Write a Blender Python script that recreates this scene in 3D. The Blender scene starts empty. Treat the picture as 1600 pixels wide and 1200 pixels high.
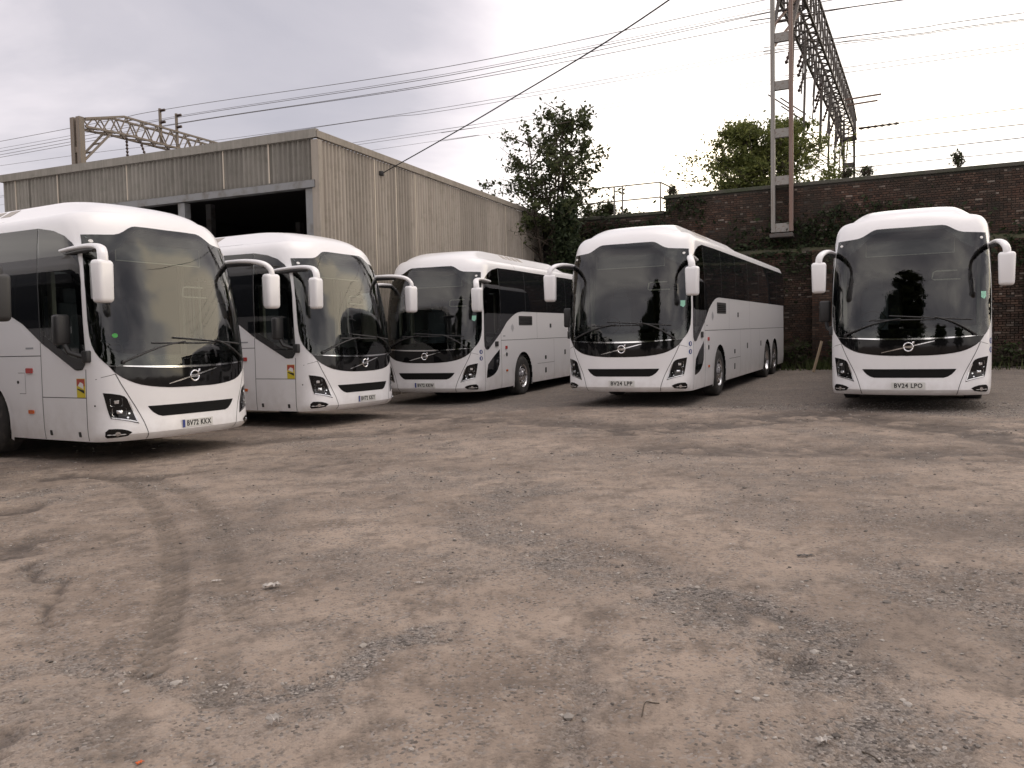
import bpy, bmesh, math, random
import numpy as np
from mathutils import Vector, Matrix
R = math.radians
random.seed(7); rng = np.random.default_rng(11)
SC = bpy.context.scene
COL = SC.collection

# ------------------------------------------------------------------ camera
F, PITCH, ROLL, CAMH = 1278.70, 0.0512274, -0.02097, 1.4053       # pixels of a 1600 px wide frame, radians, metres
cd = bpy.data.cameras.new('camera'); cam = bpy.data.objects.new('camera', cd); COL.objects.link(cam)
cd.sensor_fit = 'HORIZONTAL'; cd.sensor_width = 36.0; cd.lens = 36.0 * F / 1600
cd.clip_start = 0.1; cd.clip_end = 3000
fw = Vector((0, math.cos(PITCH), -math.sin(PITCH))); up0 = Vector((0, math.sin(PITCH), math.cos(PITCH))); rt0 = Vector((1, 0, 0))
rt = rt0 * math.cos(ROLL) + up0 * math.sin(ROLL); up = -rt0 * math.sin(ROLL) + up0 * math.cos(ROLL)
cam.matrix_world = Matrix((( rt.x, up.x, -fw.x, 0), (rt.y, up.y, -fw.y, 0), (rt.z, up.z, -fw.z, CAMH), (0, 0, 0, 1)))
SC.camera = cam

# ------------------------------------------------------------------ sky and sun
SUN_AZ, SUN_EL = R(78), R(74)                                      # from +Y towards +X
wd = bpy.data.worlds.new('World'); SC.world = wd; wd.use_nodes = True
nt = wd.node_tree; N = nt.nodes; L = nt.links; N.clear()
def wn(t, **k):
    n = N.new(t)
    for a, b in k.items(): setattr(n, a, b)
    return n
sky = wn('ShaderNodeTexSky', sky_type='NISHITA', sun_disc=False, sun_elevation=SUN_EL, sun_rotation=SUN_AZ)
sky.air_density = 1.0; sky.dust_density = 3.0; sky.ozone_density = 1.0
tc = wn('ShaderNodeTexCoord')
mp = wn('ShaderNodeMapping'); mp.inputs['Scale'].default_value = (1.0, 1.0, 2.6); mp.inputs['Location'].default_value = (3.1, 0.7, 1.9)
L.new(tc.outputs['Generated'], mp.inputs['Vector'])
nz = wn('ShaderNodeTexNoise'); nz.inputs['Scale'].default_value = 1.7; nz.inputs['Detail'].default_value = 7; nz.inputs['Roughness'].default_value = .52; nz.inputs['Distortion'].default_value = .35
L.new(mp.outputs[0], nz.inputs['Vector'])
# the cloud sheet is thin and bright low down ahead, thicker and greyer in one bank high on the left
def lobe(az, el, lo, hi, amt):
    d = wn('ShaderNodeVectorMath', operation='DOT_PRODUCT'); d.inputs[1].default_value = (math.sin(R(az)) * math.cos(R(el)), math.cos(R(az)) * math.cos(R(el)), math.sin(R(el))); L.new(tc.outputs['Generated'], d.inputs[0])
    m_ = wn('ShaderNodeMapRange'); m_.interpolation_type = 'SMOOTHSTEP'
    for k, v in (('From Min', lo), ('From Max', hi), ('To Min', 0.), ('To Max', amt)): m_.inputs[k].default_value = v
    L.new(d.outputs['Value'], m_.inputs['Value']); return m_.outputs[0]
def wadd(a, b_):
    x = wn('ShaderNodeMath', operation='ADD'); L.new(a, x.inputs[0]); L.new(b_, x.inputs[1]); return x.outputs[0]
ct = wn('ShaderNodeMapRange'); ct.clamp = False
for k, v in (('From Min', 0.), ('From Max', 1.), ('To Min', -.20), ('To Max', 1.20)): ct.inputs[k].default_value = v
L.new(nz.outputs['Fac'], ct.inputs['Value'])
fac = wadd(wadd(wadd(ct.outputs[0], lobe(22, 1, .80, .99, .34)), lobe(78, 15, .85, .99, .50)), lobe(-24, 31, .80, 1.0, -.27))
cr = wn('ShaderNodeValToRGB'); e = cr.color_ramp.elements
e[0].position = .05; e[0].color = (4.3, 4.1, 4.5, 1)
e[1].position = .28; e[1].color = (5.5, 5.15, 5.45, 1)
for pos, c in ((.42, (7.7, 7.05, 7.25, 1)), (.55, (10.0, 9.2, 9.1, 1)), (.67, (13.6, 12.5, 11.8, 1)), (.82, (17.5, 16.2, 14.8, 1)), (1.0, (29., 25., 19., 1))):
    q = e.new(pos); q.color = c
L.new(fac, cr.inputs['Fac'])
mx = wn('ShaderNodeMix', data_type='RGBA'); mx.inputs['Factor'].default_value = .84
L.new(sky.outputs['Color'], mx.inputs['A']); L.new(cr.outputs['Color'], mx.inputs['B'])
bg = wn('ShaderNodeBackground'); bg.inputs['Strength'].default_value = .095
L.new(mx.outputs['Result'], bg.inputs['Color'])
wo = wn('ShaderNodeOutputWorld'); L.new(bg.outputs[0], wo.inputs['Surface'])
sd = bpy.data.lights.new('sun', 'SUN'); sun = bpy.data.objects.new('sun', sd); COL.objects.link(sun)
sd.energy = .55; sd.angle = R(40); sd.color = (1.0, .90, .80)
sv = Vector((math.sin(SUN_AZ) * math.cos(SUN_EL), math.cos(SUN_AZ) * math.cos(SUN_EL), math.sin(SUN_EL)))
sun.rotation_euler = sv.to_track_quat('Z', 'Y').to_euler(); sun.location = (20, 10, 30)
SC.view_settings.view_transform = 'Standard'; SC.view_settings.look = 'None'; SC.view_settings.gamma = 1; SC.view_settings.exposure = 0.47
SC.view_settings.use_curve_mapping = False

# ------------------------------------------------------------------ pixel helpers (a pixel gives a direction only)
def ray(u, v):
    X = (u - 800) / F; U = (600 - v) / F
    x = X * math.cos(ROLL) - U * math.sin(ROLL); q = X * math.sin(ROLL) + U * math.cos(ROLL)
    return np.array([x, math.cos(PITCH) + q * math.sin(PITCH), -math.sin(PITCH) + q * math.cos(PITCH)])
CAMP = np.array([0, 0, CAMH])
def on_plane(u, v, p0, n):
    d = ray(u, v); t = np.dot(np.array(p0) - CAMP, n) / np.dot(d, n); return CAMP + t * d
# ------------------------------------------------------------------ value noise
_perm = rng.random((64, 64))
def vnoise(x, y):
    x = np.asarray(x, float); y = np.asarray(y, float)
    xi = np.floor(x).astype(int); yi = np.floor(y).astype(int); fx = x - xi; fy_ = y - yi
    fx = fx * fx * (3 - 2 * fx); fy_ = fy_ * fy_ * (3 - 2 * fy_)
    g = lambda a, b: _perm[a % 64, b % 64]
    return (g(xi, yi) * (1 - fx) + g(xi + 1, yi) * fx) * (1 - fy_) + (g(xi, yi + 1) * (1 - fx) + g(xi + 1, yi + 1) * fx) * fy_
def fbm(x, y, o=4):
    s = 0; a = .5
    for i in range(o):
        s = s + a * vnoise(x * 2 ** i + 17.3 * i, y * 2 ** i + 9.1 * i); a *= .5
    return s / (1 - .5 ** o)
def sst(a, b, x):
    t = np.clip((x - a) / (b - a), 0, 1); return t * t * (3 - 2 * t)

# ------------------------------------------------------------------ materials
def mat(name, base=(.8, .8, .8), rough=.5, metal=0., spec=.5, coat=0., bump=None, var=None, emit=None):
    m = bpy.data.materials.new(name); m.use_nodes = True; t = m.node_tree; b = t.nodes['Principled BSDF']
    b.inputs['Base Color'].default_value = (*base, 1); b.inputs['Roughness'].default_value = rough; b.inputs['Metallic'].default_value = metal
    b.inputs['Specular IOR Level'].default_value = spec; b.inputs['Coat Weight'].default_value = coat; b.inputs['Coat Roughness'].default_value = .12
    tcn = t.nodes.new('ShaderNodeTexCoord')
    if var:                                                       # (scale, other colour, low, high)
        n = t.nodes.new('ShaderNodeTexNoise'); n.inputs['Scale'].default_value = var[0]; n.inputs['Detail'].default_value = 6
        t.links.new(tcn.outputs['Object'], n.inputs['Vector'])
        r = t.nodes.new('ShaderNodeMapRange'); r.inputs['From Min'].default_value = var[2]; r.inputs['From Max'].default_value = var[3]
        t.links.new(n.outputs['Fac'], r.inputs['Value'])
        x = t.nodes.new('ShaderNodeMix'); x.data_type = 'RGBA'; x.inputs['A'].default_value = (*base, 1); x.inputs['B'].default_value = (*var[1], 1)
        t.links.new(r.outputs[0], x.inputs['Factor']); t.links.new(x.outputs['Result'], b.inputs['Base Color'])
    if bump:
        n = t.nodes.new('ShaderNodeTexNoise'); n.inputs['Scale'].default_value = bump[0]; n.inputs['Detail'].default_value = 5
        t.links.new(tcn.outputs['Object'], n.inputs['Vector'])
        q = t.nodes.new('ShaderNodeBump'); q.inputs['Strength'].default_value = bump[1]; q.inputs['Distance'].default_value = bump[2]
        t.links.new(n.outputs['Fac'], q.inputs['Height']); t.links.new(q.outputs[0], b.inputs['Normal'])
    return m
def glass(name, tint, rough=.0):
    m = bpy.data.materials.new(name); m.use_nodes = True; t = m.node_tree; t.nodes.clear()
    o = t.nodes.new('ShaderNodeOutputMaterial'); mix = t.nodes.new('ShaderNodeMixShader'); fr = t.nodes.new('ShaderNodeFresnel'); fr.inputs['IOR'].default_value = 1.62
    tr = t.nodes.new('ShaderNodeBsdfTransparent'); tr.inputs['Color'].default_value = (*tint, 1)
    g = t.nodes.new('ShaderNodeBsdfGlossy'); g.inputs['Roughness'].default_value = rough; g.inputs['Color'].default_value = (1, 1, 1, 1)
    t.links.new(fr.outputs[0], mix.inputs[0]); t.links.new(tr.outputs[0], mix.inputs[1]); t.links.new(g.outputs[0], mix.inputs[2]); t.links.new(mix.outputs[0], o.inputs[0])
    return m
def paint_mat():
    m = mat('white_paint', (.79, .785, .80), .28, 0, .5, .35)
    t = m.node_tree; b = t.nodes['Principled BSDF']; tcn = t.nodes['Texture Coordinate']
    # road film: thin grey-brown dirt thrown up along the skirts
    sx = t.nodes.new('ShaderNodeSeparateXYZ'); t.links.new(tcn.outputs['Object'], sx.inputs[0])
    r = t.nodes.new('ShaderNodeMapRange'); r.inputs['From Min'].default_value = .95; r.inputs['From Max'].default_value = .25; r.inputs['To Min'].default_value = 0; r.inputs['To Max'].default_value = .42
    t.links.new(sx.outputs['Z'], r.inputs['Value'])
    n = t.nodes.new('ShaderNodeTexNoise'); n.inputs['Scale'].default_value = 3.2; n.inputs['Detail'].default_value = 8; n.inputs['Roughness'].default_value = .65
    t.links.new(tcn.outputs['Object'], n.inputs['Vector'])
    n2 = t.nodes.new('ShaderNodeMapRange'); n2.inputs['From Min'].default_value = .38; n2.inputs['From Max'].default_value = .72; t.links.new(n.outputs['Fac'], n2.inputs['Value'])
    mm = t.nodes.new('ShaderNodeMath'); mm.operation = 'MULTIPLY'; t.links.new(r.outputs[0], mm.inputs[0]); t.links.new(n2.outputs[0], mm.inputs[1])
    x = t.nodes.new('ShaderNodeMix'); x.data_type = 'RGBA'; x.inputs['A'].default_value = (.79, .785, .80, 1); x.inputs['B'].default_value = (.36, .32, .28, 1)
    t.links.new(mm.outputs[0], x.inputs['Factor']); t.links.new(x.outputs['Result'], b.inputs['Base Color'])
    return m
M = dict(
    paint=paint_mat(),
    black=mat('black_gloss', (.006, .006, .0065), .06, 0, .38),
    sideglass=mat('dark_side_glass', (.010, .011, .013), .03, 0, .55),
    matte=mat('black_plastic', (.022, .022, .023), .5),
    gap=mat('panel_gap', (.05, .05, .052), .8),
    under=mat('underbody', (.010, .010, .010), .9, spec=.2),
    rubber=mat('tyre_rubber', (.028, .027, .026), .8, bump=(60, .3, .004), var=(8, (.07, .062, .055), .5, .75)),
    alloy=mat('polished_alloy', (.62, .62, .63), .22, 1.0),
    chrome=mat('chrome', (.82, .82, .83), .10, 1.0),
    lamp=mat('lamp_reflector', (.75, .77, .80), .12, 1.0),
    lens=glass('lamp_lens', (.85, .87, .9)),
    screen=glass('windscreen_glass', (.60, .67, .64)),
    cabglass=glass('cab_side_glass', (.42, .46, .45)),
    lining=mat('grey_lining', (.19, .20, .195), .8),
    dash=mat('dashboard', (.05, .052, .055), .6),
    seat=mat('seat_fabric', (.07, .075, .09), .9),
    trim=mat('pale_trim', (.45, .42, .36), .6),
    plate=mat('plate_white', (.62, .62, .60), .35),
    platetext=mat('plate_black', (.012, .012, .012), .5),
    blue=mat('plate_blue', (.03, .05, .22), .4),
    red=mat('red_marker', (.42, .03, .025), .2, 0, .5, .5),
    orange=mat('orange_marker', (.55, .12, .03), .25),
    yellow=mat('sticker_yellow', (.62, .50, .03), .45),
    stickred=mat('sticker_red', (.40, .06, .04), .45),
    stickwhite=mat('sticker_white', (.75, .74, .72), .45),
    green=mat('sticker_green', (.06, .34, .07), .5),
    mint=mat('sticker_mint', (.30, .62, .48), .5),
    markgrey=mat('sticker_grey', (.30, .31, .33), .5),
    markblue=mat('sticker_blue', (.10, .22, .32), .5),
    vent=mat('vent_tan', (.36, .33, .30), .7),
)

# ------------------------------------------------------------------ object helpers
def link(name, me, m, parent=None, loc=None):
    o = bpy.data.objects.new(name, me); COL.objects.link(o)
    if m is not None and not me.materials: me.materials.append(m)
    if parent is not None: o.parent = parent
    if loc is not None: o.location = loc
    return o
def pymesh(name, V, Fs, m, parent=None, smooth=False, sharp=None):
    me = bpy.data.meshes.new(name); me.from_pydata([tuple(map(float, v)) for v in V], [], [tuple(int(i) for i in f) for f in Fs]); me.update()
    if smooth:
        me.polygons.foreach_set('use_smooth', [True] * len(me.polygons))
        if sharp: me.set_sharp_from_angle(angle=R(sharp))
    return link(name, me, m, parent)
def bmobj(name, bm, m, parent=None, smooth=False, sharp=None, recalc=True):
    if recalc: bmesh.ops.recalc_face_normals(bm, faces=bm.faces)
    me = bpy.data.meshes.new(name); bm.to_mesh(me); bm.free()
    if smooth:
        me.polygons.foreach_set('use_smooth', [True] * len(me.polygons))
        if sharp: me.set_sharp_from_angle(angle=R(sharp))
    return link(name, me, m, parent)
def empty(name, loc, rz=0.):
    o = bpy.data.objects.new(name, None); COL.objects.link(o); o.location = loc; o.rotation_euler = (0, 0, rz); o.empty_display_size = .3; return o
def tag(o, label, cat, group=None):
    o['label'] = label; o['category'] = cat
    if group: o['group'] = group
    return o
def struct(o): o['kind'] = 'structure'; return o
def stuff(o): o['kind'] = 'stuff'; return o
def copy_tree(o, parent=None):
    c = o.copy(); COL.objects.link(c); c.parent = parent
    for ch in o.children: copy_tree(ch, c)
    return c
def add_box(bm, c, s, rot=None, bev=0.):
    r = bmesh.ops.create_cube(bm, size=1); vs = r['verts']
    bmesh.ops.scale(bm, vec=s, verts=vs)
    if bev:
        es = list({e for v in vs for e in v.link_edges}); q = bmesh.ops.bevel(bm, geom=es, offset=bev, segments=2, affect='EDGES', profile=.5); vs = list({v for f in q['faces'] for v in f.verts} | {v for v in vs if v.is_valid})
    if rot is not None: bmesh.ops.rotate(bm, verts=vs, cent=(0, 0, 0), matrix=rot)
    bmesh.ops.translate(bm, vec=c, verts=vs); return vs
def tube(bm, pts, rad, seg=8, flat=1., cap=True):
    pts = [Vector(p) for p in pts]; n = len(pts); rr = rad if hasattr(rad, '__len__') else [rad] * n
    rings = []; prev = None
    for i, p in enumerate(pts):
        d = (pts[min(i + 1, n - 1)] - pts[max(i - 1, 0)]).normalized()
        a = Vector((0, 0, 1)) if abs(d.z) < .95 else Vector((1, 0, 0))
        if prev is not None: a = prev
        s = d.cross(a).normalized(); t = s.cross(d).normalized(); prev = t
        rings.append([bm.verts.new(p + s * math.cos(2 * math.pi * k / seg) * rr[i] + t * math.sin(2 * math.pi * k / seg) * rr[i] * flat) for k in range(seg)])
    for i in range(n - 1):
        for k in range(seg): bm.faces.new((rings[i][k], rings[i][(k + 1) % seg], rings[i + 1][(k + 1) % seg], rings[i + 1][k]))
    if cap: bm.faces.new(rings[0][::-1]); bm.faces.new(rings[-1])
def lathe_x(bm, prof, seg=32, c=(0, 0, 0), sx=1):
    # prof: (axial x, radius)
    rings = []
    for x, r in prof:
        if r < 1e-5: rings.append([bm.verts.new((c[0] + sx * x, c[1], c[2]))])
        else: rings.append([bm.verts.new((c[0] + sx * x, c[1] + r * math.cos(2 * math.pi * k / seg), c[2] + r * math.sin(2 * math.pi * k / seg))) for k in range(seg)])
    for a, b in zip(rings, rings[1:]):
        for k in range(seg):
            k2 = (k + 1) % seg
            if len(a) == 1 and len(b) == 1: continue
            if len(a) == 1: bm.faces.new((a[0], b[k], b[k2]))
            elif len(b) == 1: bm.faces.new((a[k], a[k2], b[0]))
            else: bm.faces.new((a[k], a[k2], b[k2], b[k]))
def lerp_path(pts, n):
    pts = [np.array(p, float) for p in pts]; out = []
    for i in range(len(pts) - 1):
        p0 = pts[max(i - 1, 0)]; p1 = pts[i]; p2 = pts[i + 1]; p3 = pts[min(i + 2, len(pts) - 1)]
        for k in range(n):
            t = k / n; out.append(.5 * ((2 * p1) + (-p0 + p2) * t + (2 * p0 - 5 * p1 + 4 * p2 - p3) * t * t + (-p0 + 3 * p1 - 3 * p2 + p3) * t ** 3))
    out.append(pts[-1]); return out
UNIT = None
def bar(name, p0, p1, wd_, hd, m, parent):
    """a straight steel bar: one shared unit box, scaled"""
    global UNIT
    key = m.name
    if UNIT is None: UNIT = {}
    if key not in UNIT:
        bm = bmesh.new(); bmesh.ops.create_cube(bm, size=1); me = bpy.data.meshes.new('bar_' + key); bm.to_mesh(me); bm.free(); me.materials.append(m); UNIT[key] = me
    p0 = Vector(p0); p1 = Vector(p1); d = p1 - p0
    o = bpy.data.objects.new(name, UNIT[key]); COL.objects.link(o); o.parent = parent
    o.matrix_basis = Matrix.Translation((p0 + p1) / 2) @ d.to_track_quat('X', 'Z').to_matrix().to_4x4() @ Matrix.Diagonal((d.length, wd_, hd, 1)); return o
def text_mesh(name, s, size, m, parent, xf, ext=.0008, xs=1., bold=.0):
    cu = bpy.data.curves.new(name, 'FONT'); cu.body = s; cu.size = size; cu.extrude = ext; cu.align_x = 'CENTER'; cu.align_y = 'CENTER'; cu.offset = bold; cu.resolution_u = 3; cu.space_character = 1.12
    o = bpy.data.objects.new(name, cu); COL.objects.link(o)
    dg = bpy.context.evaluated_depsgraph_get(); me = bpy.data.meshes.new_from_object(o.evaluated_get(dg)); bpy.data.objects.remove(o); bpy.data.curves.remove(cu)
    me.transform(xf @ Matrix.Diagonal((xs, 1, 1, 1))); me.materials.clear(); return link(name, me, m, parent)
def pip(poly, x, y):
    c = False; j = len(poly) - 1
    for i in range(len(poly)):
        xi, yi = poly[i]; xj, yj = poly[j]
        if (yi > y) != (yj > y) and x < (xj - xi) * (y - yi) / (yj - yi) + xi: c = not c
        j = i
    return c

# ================================================================== GROUND
GD = R(25.0)
AX = np.array([math.cos(GD), -math.sin(GD), 0]); NX = np.array([math.sin(GD), math.cos(GD), 0])   # along the railway wall / away from the yard
COACH = [(-4.5279, 11.6476, 60.99, -.0906), (-2.7947, 15.5353, 62.18, -.0478), (-1.9952, 18.9484, -22.68, -.0061), (2.1573, 15.9682, -26.2, .1005), (6.8248, 14.0746, -26.77, .0614)]
def gplane(x, y):
    yy = np.minimum(y, 32); xx = np.clip(x, -40, 30); yy = np.maximum(yy, -20)
    return -.15 + .012 * xx + .012 * yy
def gz(x, y):
    z = gplane(np.asarray(x, float), np.asarray(y, float)); sw = np.zeros_like(z); sz = np.zeros_like(z)
    for bx, by, yaw, bz in COACH:
        dx, dy = -math.sin(R(yaw)), math.cos(R(yaw)); t = np.clip((x - bx) * dx + (y - by) * dy, 0, 12)
        px, py = bx + t * dx, by + t * dy; d2 = (x - px) ** 2 + (y - py) ** 2
        res = bz - float(gplane(np.array(bx), np.array(by))); w_ = np.exp(-d2 / 2 / 1.8 ** 2)
        sw = sw + w_; sz = sz + w_ * res
    return z + sz / np.maximum(sw, 1)
def gpt(u, v):
    z = 0.
    for _ in range(6):
        d = ray(u, v); t = (z - CAMH) / d[2]; p = CAMP + t * d; z = float(gz(p[0], p[1]))
    return np.array([p[0], p[1], z])
def pdist(X, Y, pts):
    d = np.full(X.shape, 1e9)
    for a, b in zip(pts, pts[1:]):
        ax, ay = a[0], a[1]; bx, by = b[0] - ax, b[1] - ay; l = bx * bx + by * by + 1e-9
        t = np.clip(((X - ax) * bx + (Y - ay) * by) / l, 0, 1); d = np.minimum(d, np.hypot(X - ax - t * bx, Y - ay - t * by))
    return d
def parc(X, Y, pts):
    """arc length of the nearest point of a path"""
    d = np.full(X.shape, 1e9); s_ = np.zeros(X.shape); l0 = 0.
    for a, b in zip(pts, pts[1:]):
        ax, ay = a[0], a[1]; bx, by = b[0] - ax, b[1] - ay; l = math.hypot(bx, by); t = np.clip(((X - ax) * bx + (Y - ay) * by) / (l * l + 1e-9), 0, 1); q_ = np.hypot(X - ax - t * bx, Y - ay - t * by)
        s_ = np.where(q_ < d, l0 + t * l, s_); d = np.minimum(d, q_); l0 += l
    return s_
def pxs(*q): return [gpt(u, v) for u, v in q]
GRAVEL = [(pxs((60, 1035), (160, 1050), (250, 1062), (330, 1082)), .10, .9), (pxs((330, 1082), (430, 1092), (500, 1082), (545, 1055), (562, 1020), (600, 1003), (690, 985)), .11, 1.1),
          (pxs((745, 800), (800, 770), (860, 765)), .35, .8), (pxs((760, 830), (850, 850), (930, 880), (990, 905)), .42, .9), (pxs((1080, 935), (1170, 955), (1250, 985)), .34, 1.25),
          (pxs((1240, 1000), (1330, 1080), (1380, 1160)), .30, 1.15), (pxs((900, 715), (1000, 712), (1090, 722)), .7, .5), (pxs((880, 1000), (930, 1090), (900, 1180)), .12, .6), (pxs((1450, 900), (1600, 950)), .5, .7),
          (pxs((1380, 800), (1600, 830)), .6, .5), (pxs((0, 1060), (120, 1030)), .12, .7), (pxs((150, 1140), (420, 1150)), .2, .45), (pxs((300, 960), (470, 985)), .25, .3), (pxs((20, 775), (110, 765)), .3, .8)]
DAMP = [(pxs((70, 748), (150, 742), (225, 748)), .28, 1.), (pxs((225, 748), (320, 735)), .07, .7), (pxs((0, 800), (40, 795)), .25, .9), (pxs((0, 870), (30, 862), (45, 850)), .22, .9), (pxs((45, 880), (95, 915), (78, 955), (66, 985)), .05, 1.), (pxs((10, 845), (90, 838)), .05, .7),
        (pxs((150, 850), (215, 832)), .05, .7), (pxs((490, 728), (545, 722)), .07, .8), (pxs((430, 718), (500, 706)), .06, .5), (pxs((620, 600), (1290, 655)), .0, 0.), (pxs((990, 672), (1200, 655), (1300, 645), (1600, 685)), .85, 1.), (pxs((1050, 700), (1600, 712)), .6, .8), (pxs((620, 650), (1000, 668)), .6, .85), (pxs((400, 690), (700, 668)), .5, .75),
        (pxs((1190, 1020), (1270, 1030)), .07, .9), (pxs((1130, 945), (1230, 975)), .22, .45), (pxs((1490, 1030), (1560, 1050), (1610, 1045)), .16, .6), (pxs((0, 1150), (12, 1170)), .09, .9), (pxs((330, 1010), (420, 1000)), .05, .3), (pxs((620, 640), (900, 655)), .3, .4), (pxs((1580, 985), (1620, 1000)), .25, .5)]
TRACK = [pxs((150, 742), (205, 757), (245, 795), (266, 840), (273, 900), (265, 950), (246, 1010), (235, 1045)), pxs((230, 745), (295, 770), (335, 805), (352, 850), (366, 905), (378, 960))]
TRACK2 = [pxs((345, 980), (343, 1040), (340, 1100)), pxs((690, 940), (720, 985), (760, 1030)), pxs((590, 790), (640, 815)), pxs((1200, 985), (1225, 1010)), pxs((210, 1150), (175, 1200))]
def axis(fine, lo, hi, far):
    a = list(fine); s = fine[-1] - fine[-2]; v = a[-1]
    while v < hi: s *= 1.22; v += s; a.append(v)
    s = fine[1] - fine[0]; v = a[0]
    while v > lo: s *= 1.22; v -= s; a.insert(0, v)
    return np.array(a)
ys = [1.6]
while ys[-1] < 30: ys.append(ys[-1] + max(.022, .0085 * ys[-1]))
gxs = axis(np.arange(-8.5, 11.0, .034), -900, 900, 0); gys = axis(np.array(ys), -900, 1200, 0)
GX, GY = np.meshgrid(gxs, gys); n1 = fbm(GX * .9, GY * .9, 5); n2 = fbm(GX * 3.1 + 5, GY * 3.1, 5); n3 = fbm(GX * 11, GY * 11 + 3, 3)
near = sst(45, 12, np.hypot(GX, GY - 8)); 
wx = GX + (n2 - .5) * .35; wy = GY + (fbm(GX * 3 + 40, GY * 3, 4) - .5) * .35
grav = sst(.56, .74, n1 + (n2 - .5) * .5) * .38
for pts, wd_, a in GRAVEL:
    d = pdist(wx, wy, pts); grav = np.maximum(grav, .8 * a * sst(wd_ * 1.5, wd_ * .25, d) * sst(.22, .52, n2 * .7 + n3 * .3))
# grey gravel apron under and behind the parked coaches
rows = (GX - 2) * NX[0] + (GY - 16) * NX[1]
apron = sst(-.9, .5, rows + (n1 - .5) * 2.4) * sst(-6.5, -3.5, GX + .1 * GY); grav = np.clip(np.maximum(grav, apron * .85), 0, 1)
damp = sst(.62, .8, fbm(GX * .5 + 9, GY * .5 + 4, 4)) * .35
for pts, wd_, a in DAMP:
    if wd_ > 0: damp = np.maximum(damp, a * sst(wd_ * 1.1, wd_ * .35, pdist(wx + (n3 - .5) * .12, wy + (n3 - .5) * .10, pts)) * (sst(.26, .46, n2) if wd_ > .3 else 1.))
trk = np.zeros_like(GX)
for pts in TRACK:
    d = pdist(GX + (n2 - .5) * .03, GY, pts); trk = np.maximum(trk, sst(.108, .085, d) * (.35 + .65 * sst(.25, .6, np.abs(((d / .06) % 1) - .5) * 2)) * (.6 + .4 * (np.sin(parc(GX, GY, pts) * 2 * math.pi / .13 + d * 30) > -.2)) * sst(.15, .4, n2 + .12) * (1. if pts is TRACK[0] else .7))
for pts in TRACK2:
    d = pdist(GX, GY, pts); trk = np.maximum(trk, .5 * sst(.10, .06, d) * sst(.35, .6, n2))
GZ = gz(GX, GY) + near * ((n1 - .5) * .035 + (n2 - .5) * .014 + (n3 - .5) * .005 * (1 + 1.2 * grav) - .022 * trk - .030 * np.clip(damp, 0, 1) * (damp > .3) - .012 * (grav > .4))
nr, nc = GX.shape; idx = np.arange(nr * nc).reshape(nr, nc)
q = np.stack([idx[:-1, :-1], idx[:-1, 1:], idx[1:, 1:], idx[1:, :-1]], -1).reshape(-1, 4)
gm = bpy.data.meshes.new('ground'); gm.vertices.add(nr * nc); gm.vertices.foreach_set('co', np.stack([GX, GY, GZ], -1).astype(np.float32).ravel())
gm.loops.add(q.size); gm.loops.foreach_set('vertex_index', q.astype(np.int32).ravel()); gm.polygons.add(len(q)); gm.polygons.foreach_set('loop_start', np.arange(0, q.size, 4, dtype=np.int32)); gm.polygons.foreach_set('use_smooth', np.ones(len(q), bool)); gm.update(); gm.validate()
for nm, arr in (('gravel', grav), ('damp', damp), ('track', trk)):
    at = gm.attributes.new(nm, 'FLOAT', 'POINT'); at.data.foreach_set('value', arr.astype(np.float32).ravel())
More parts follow.
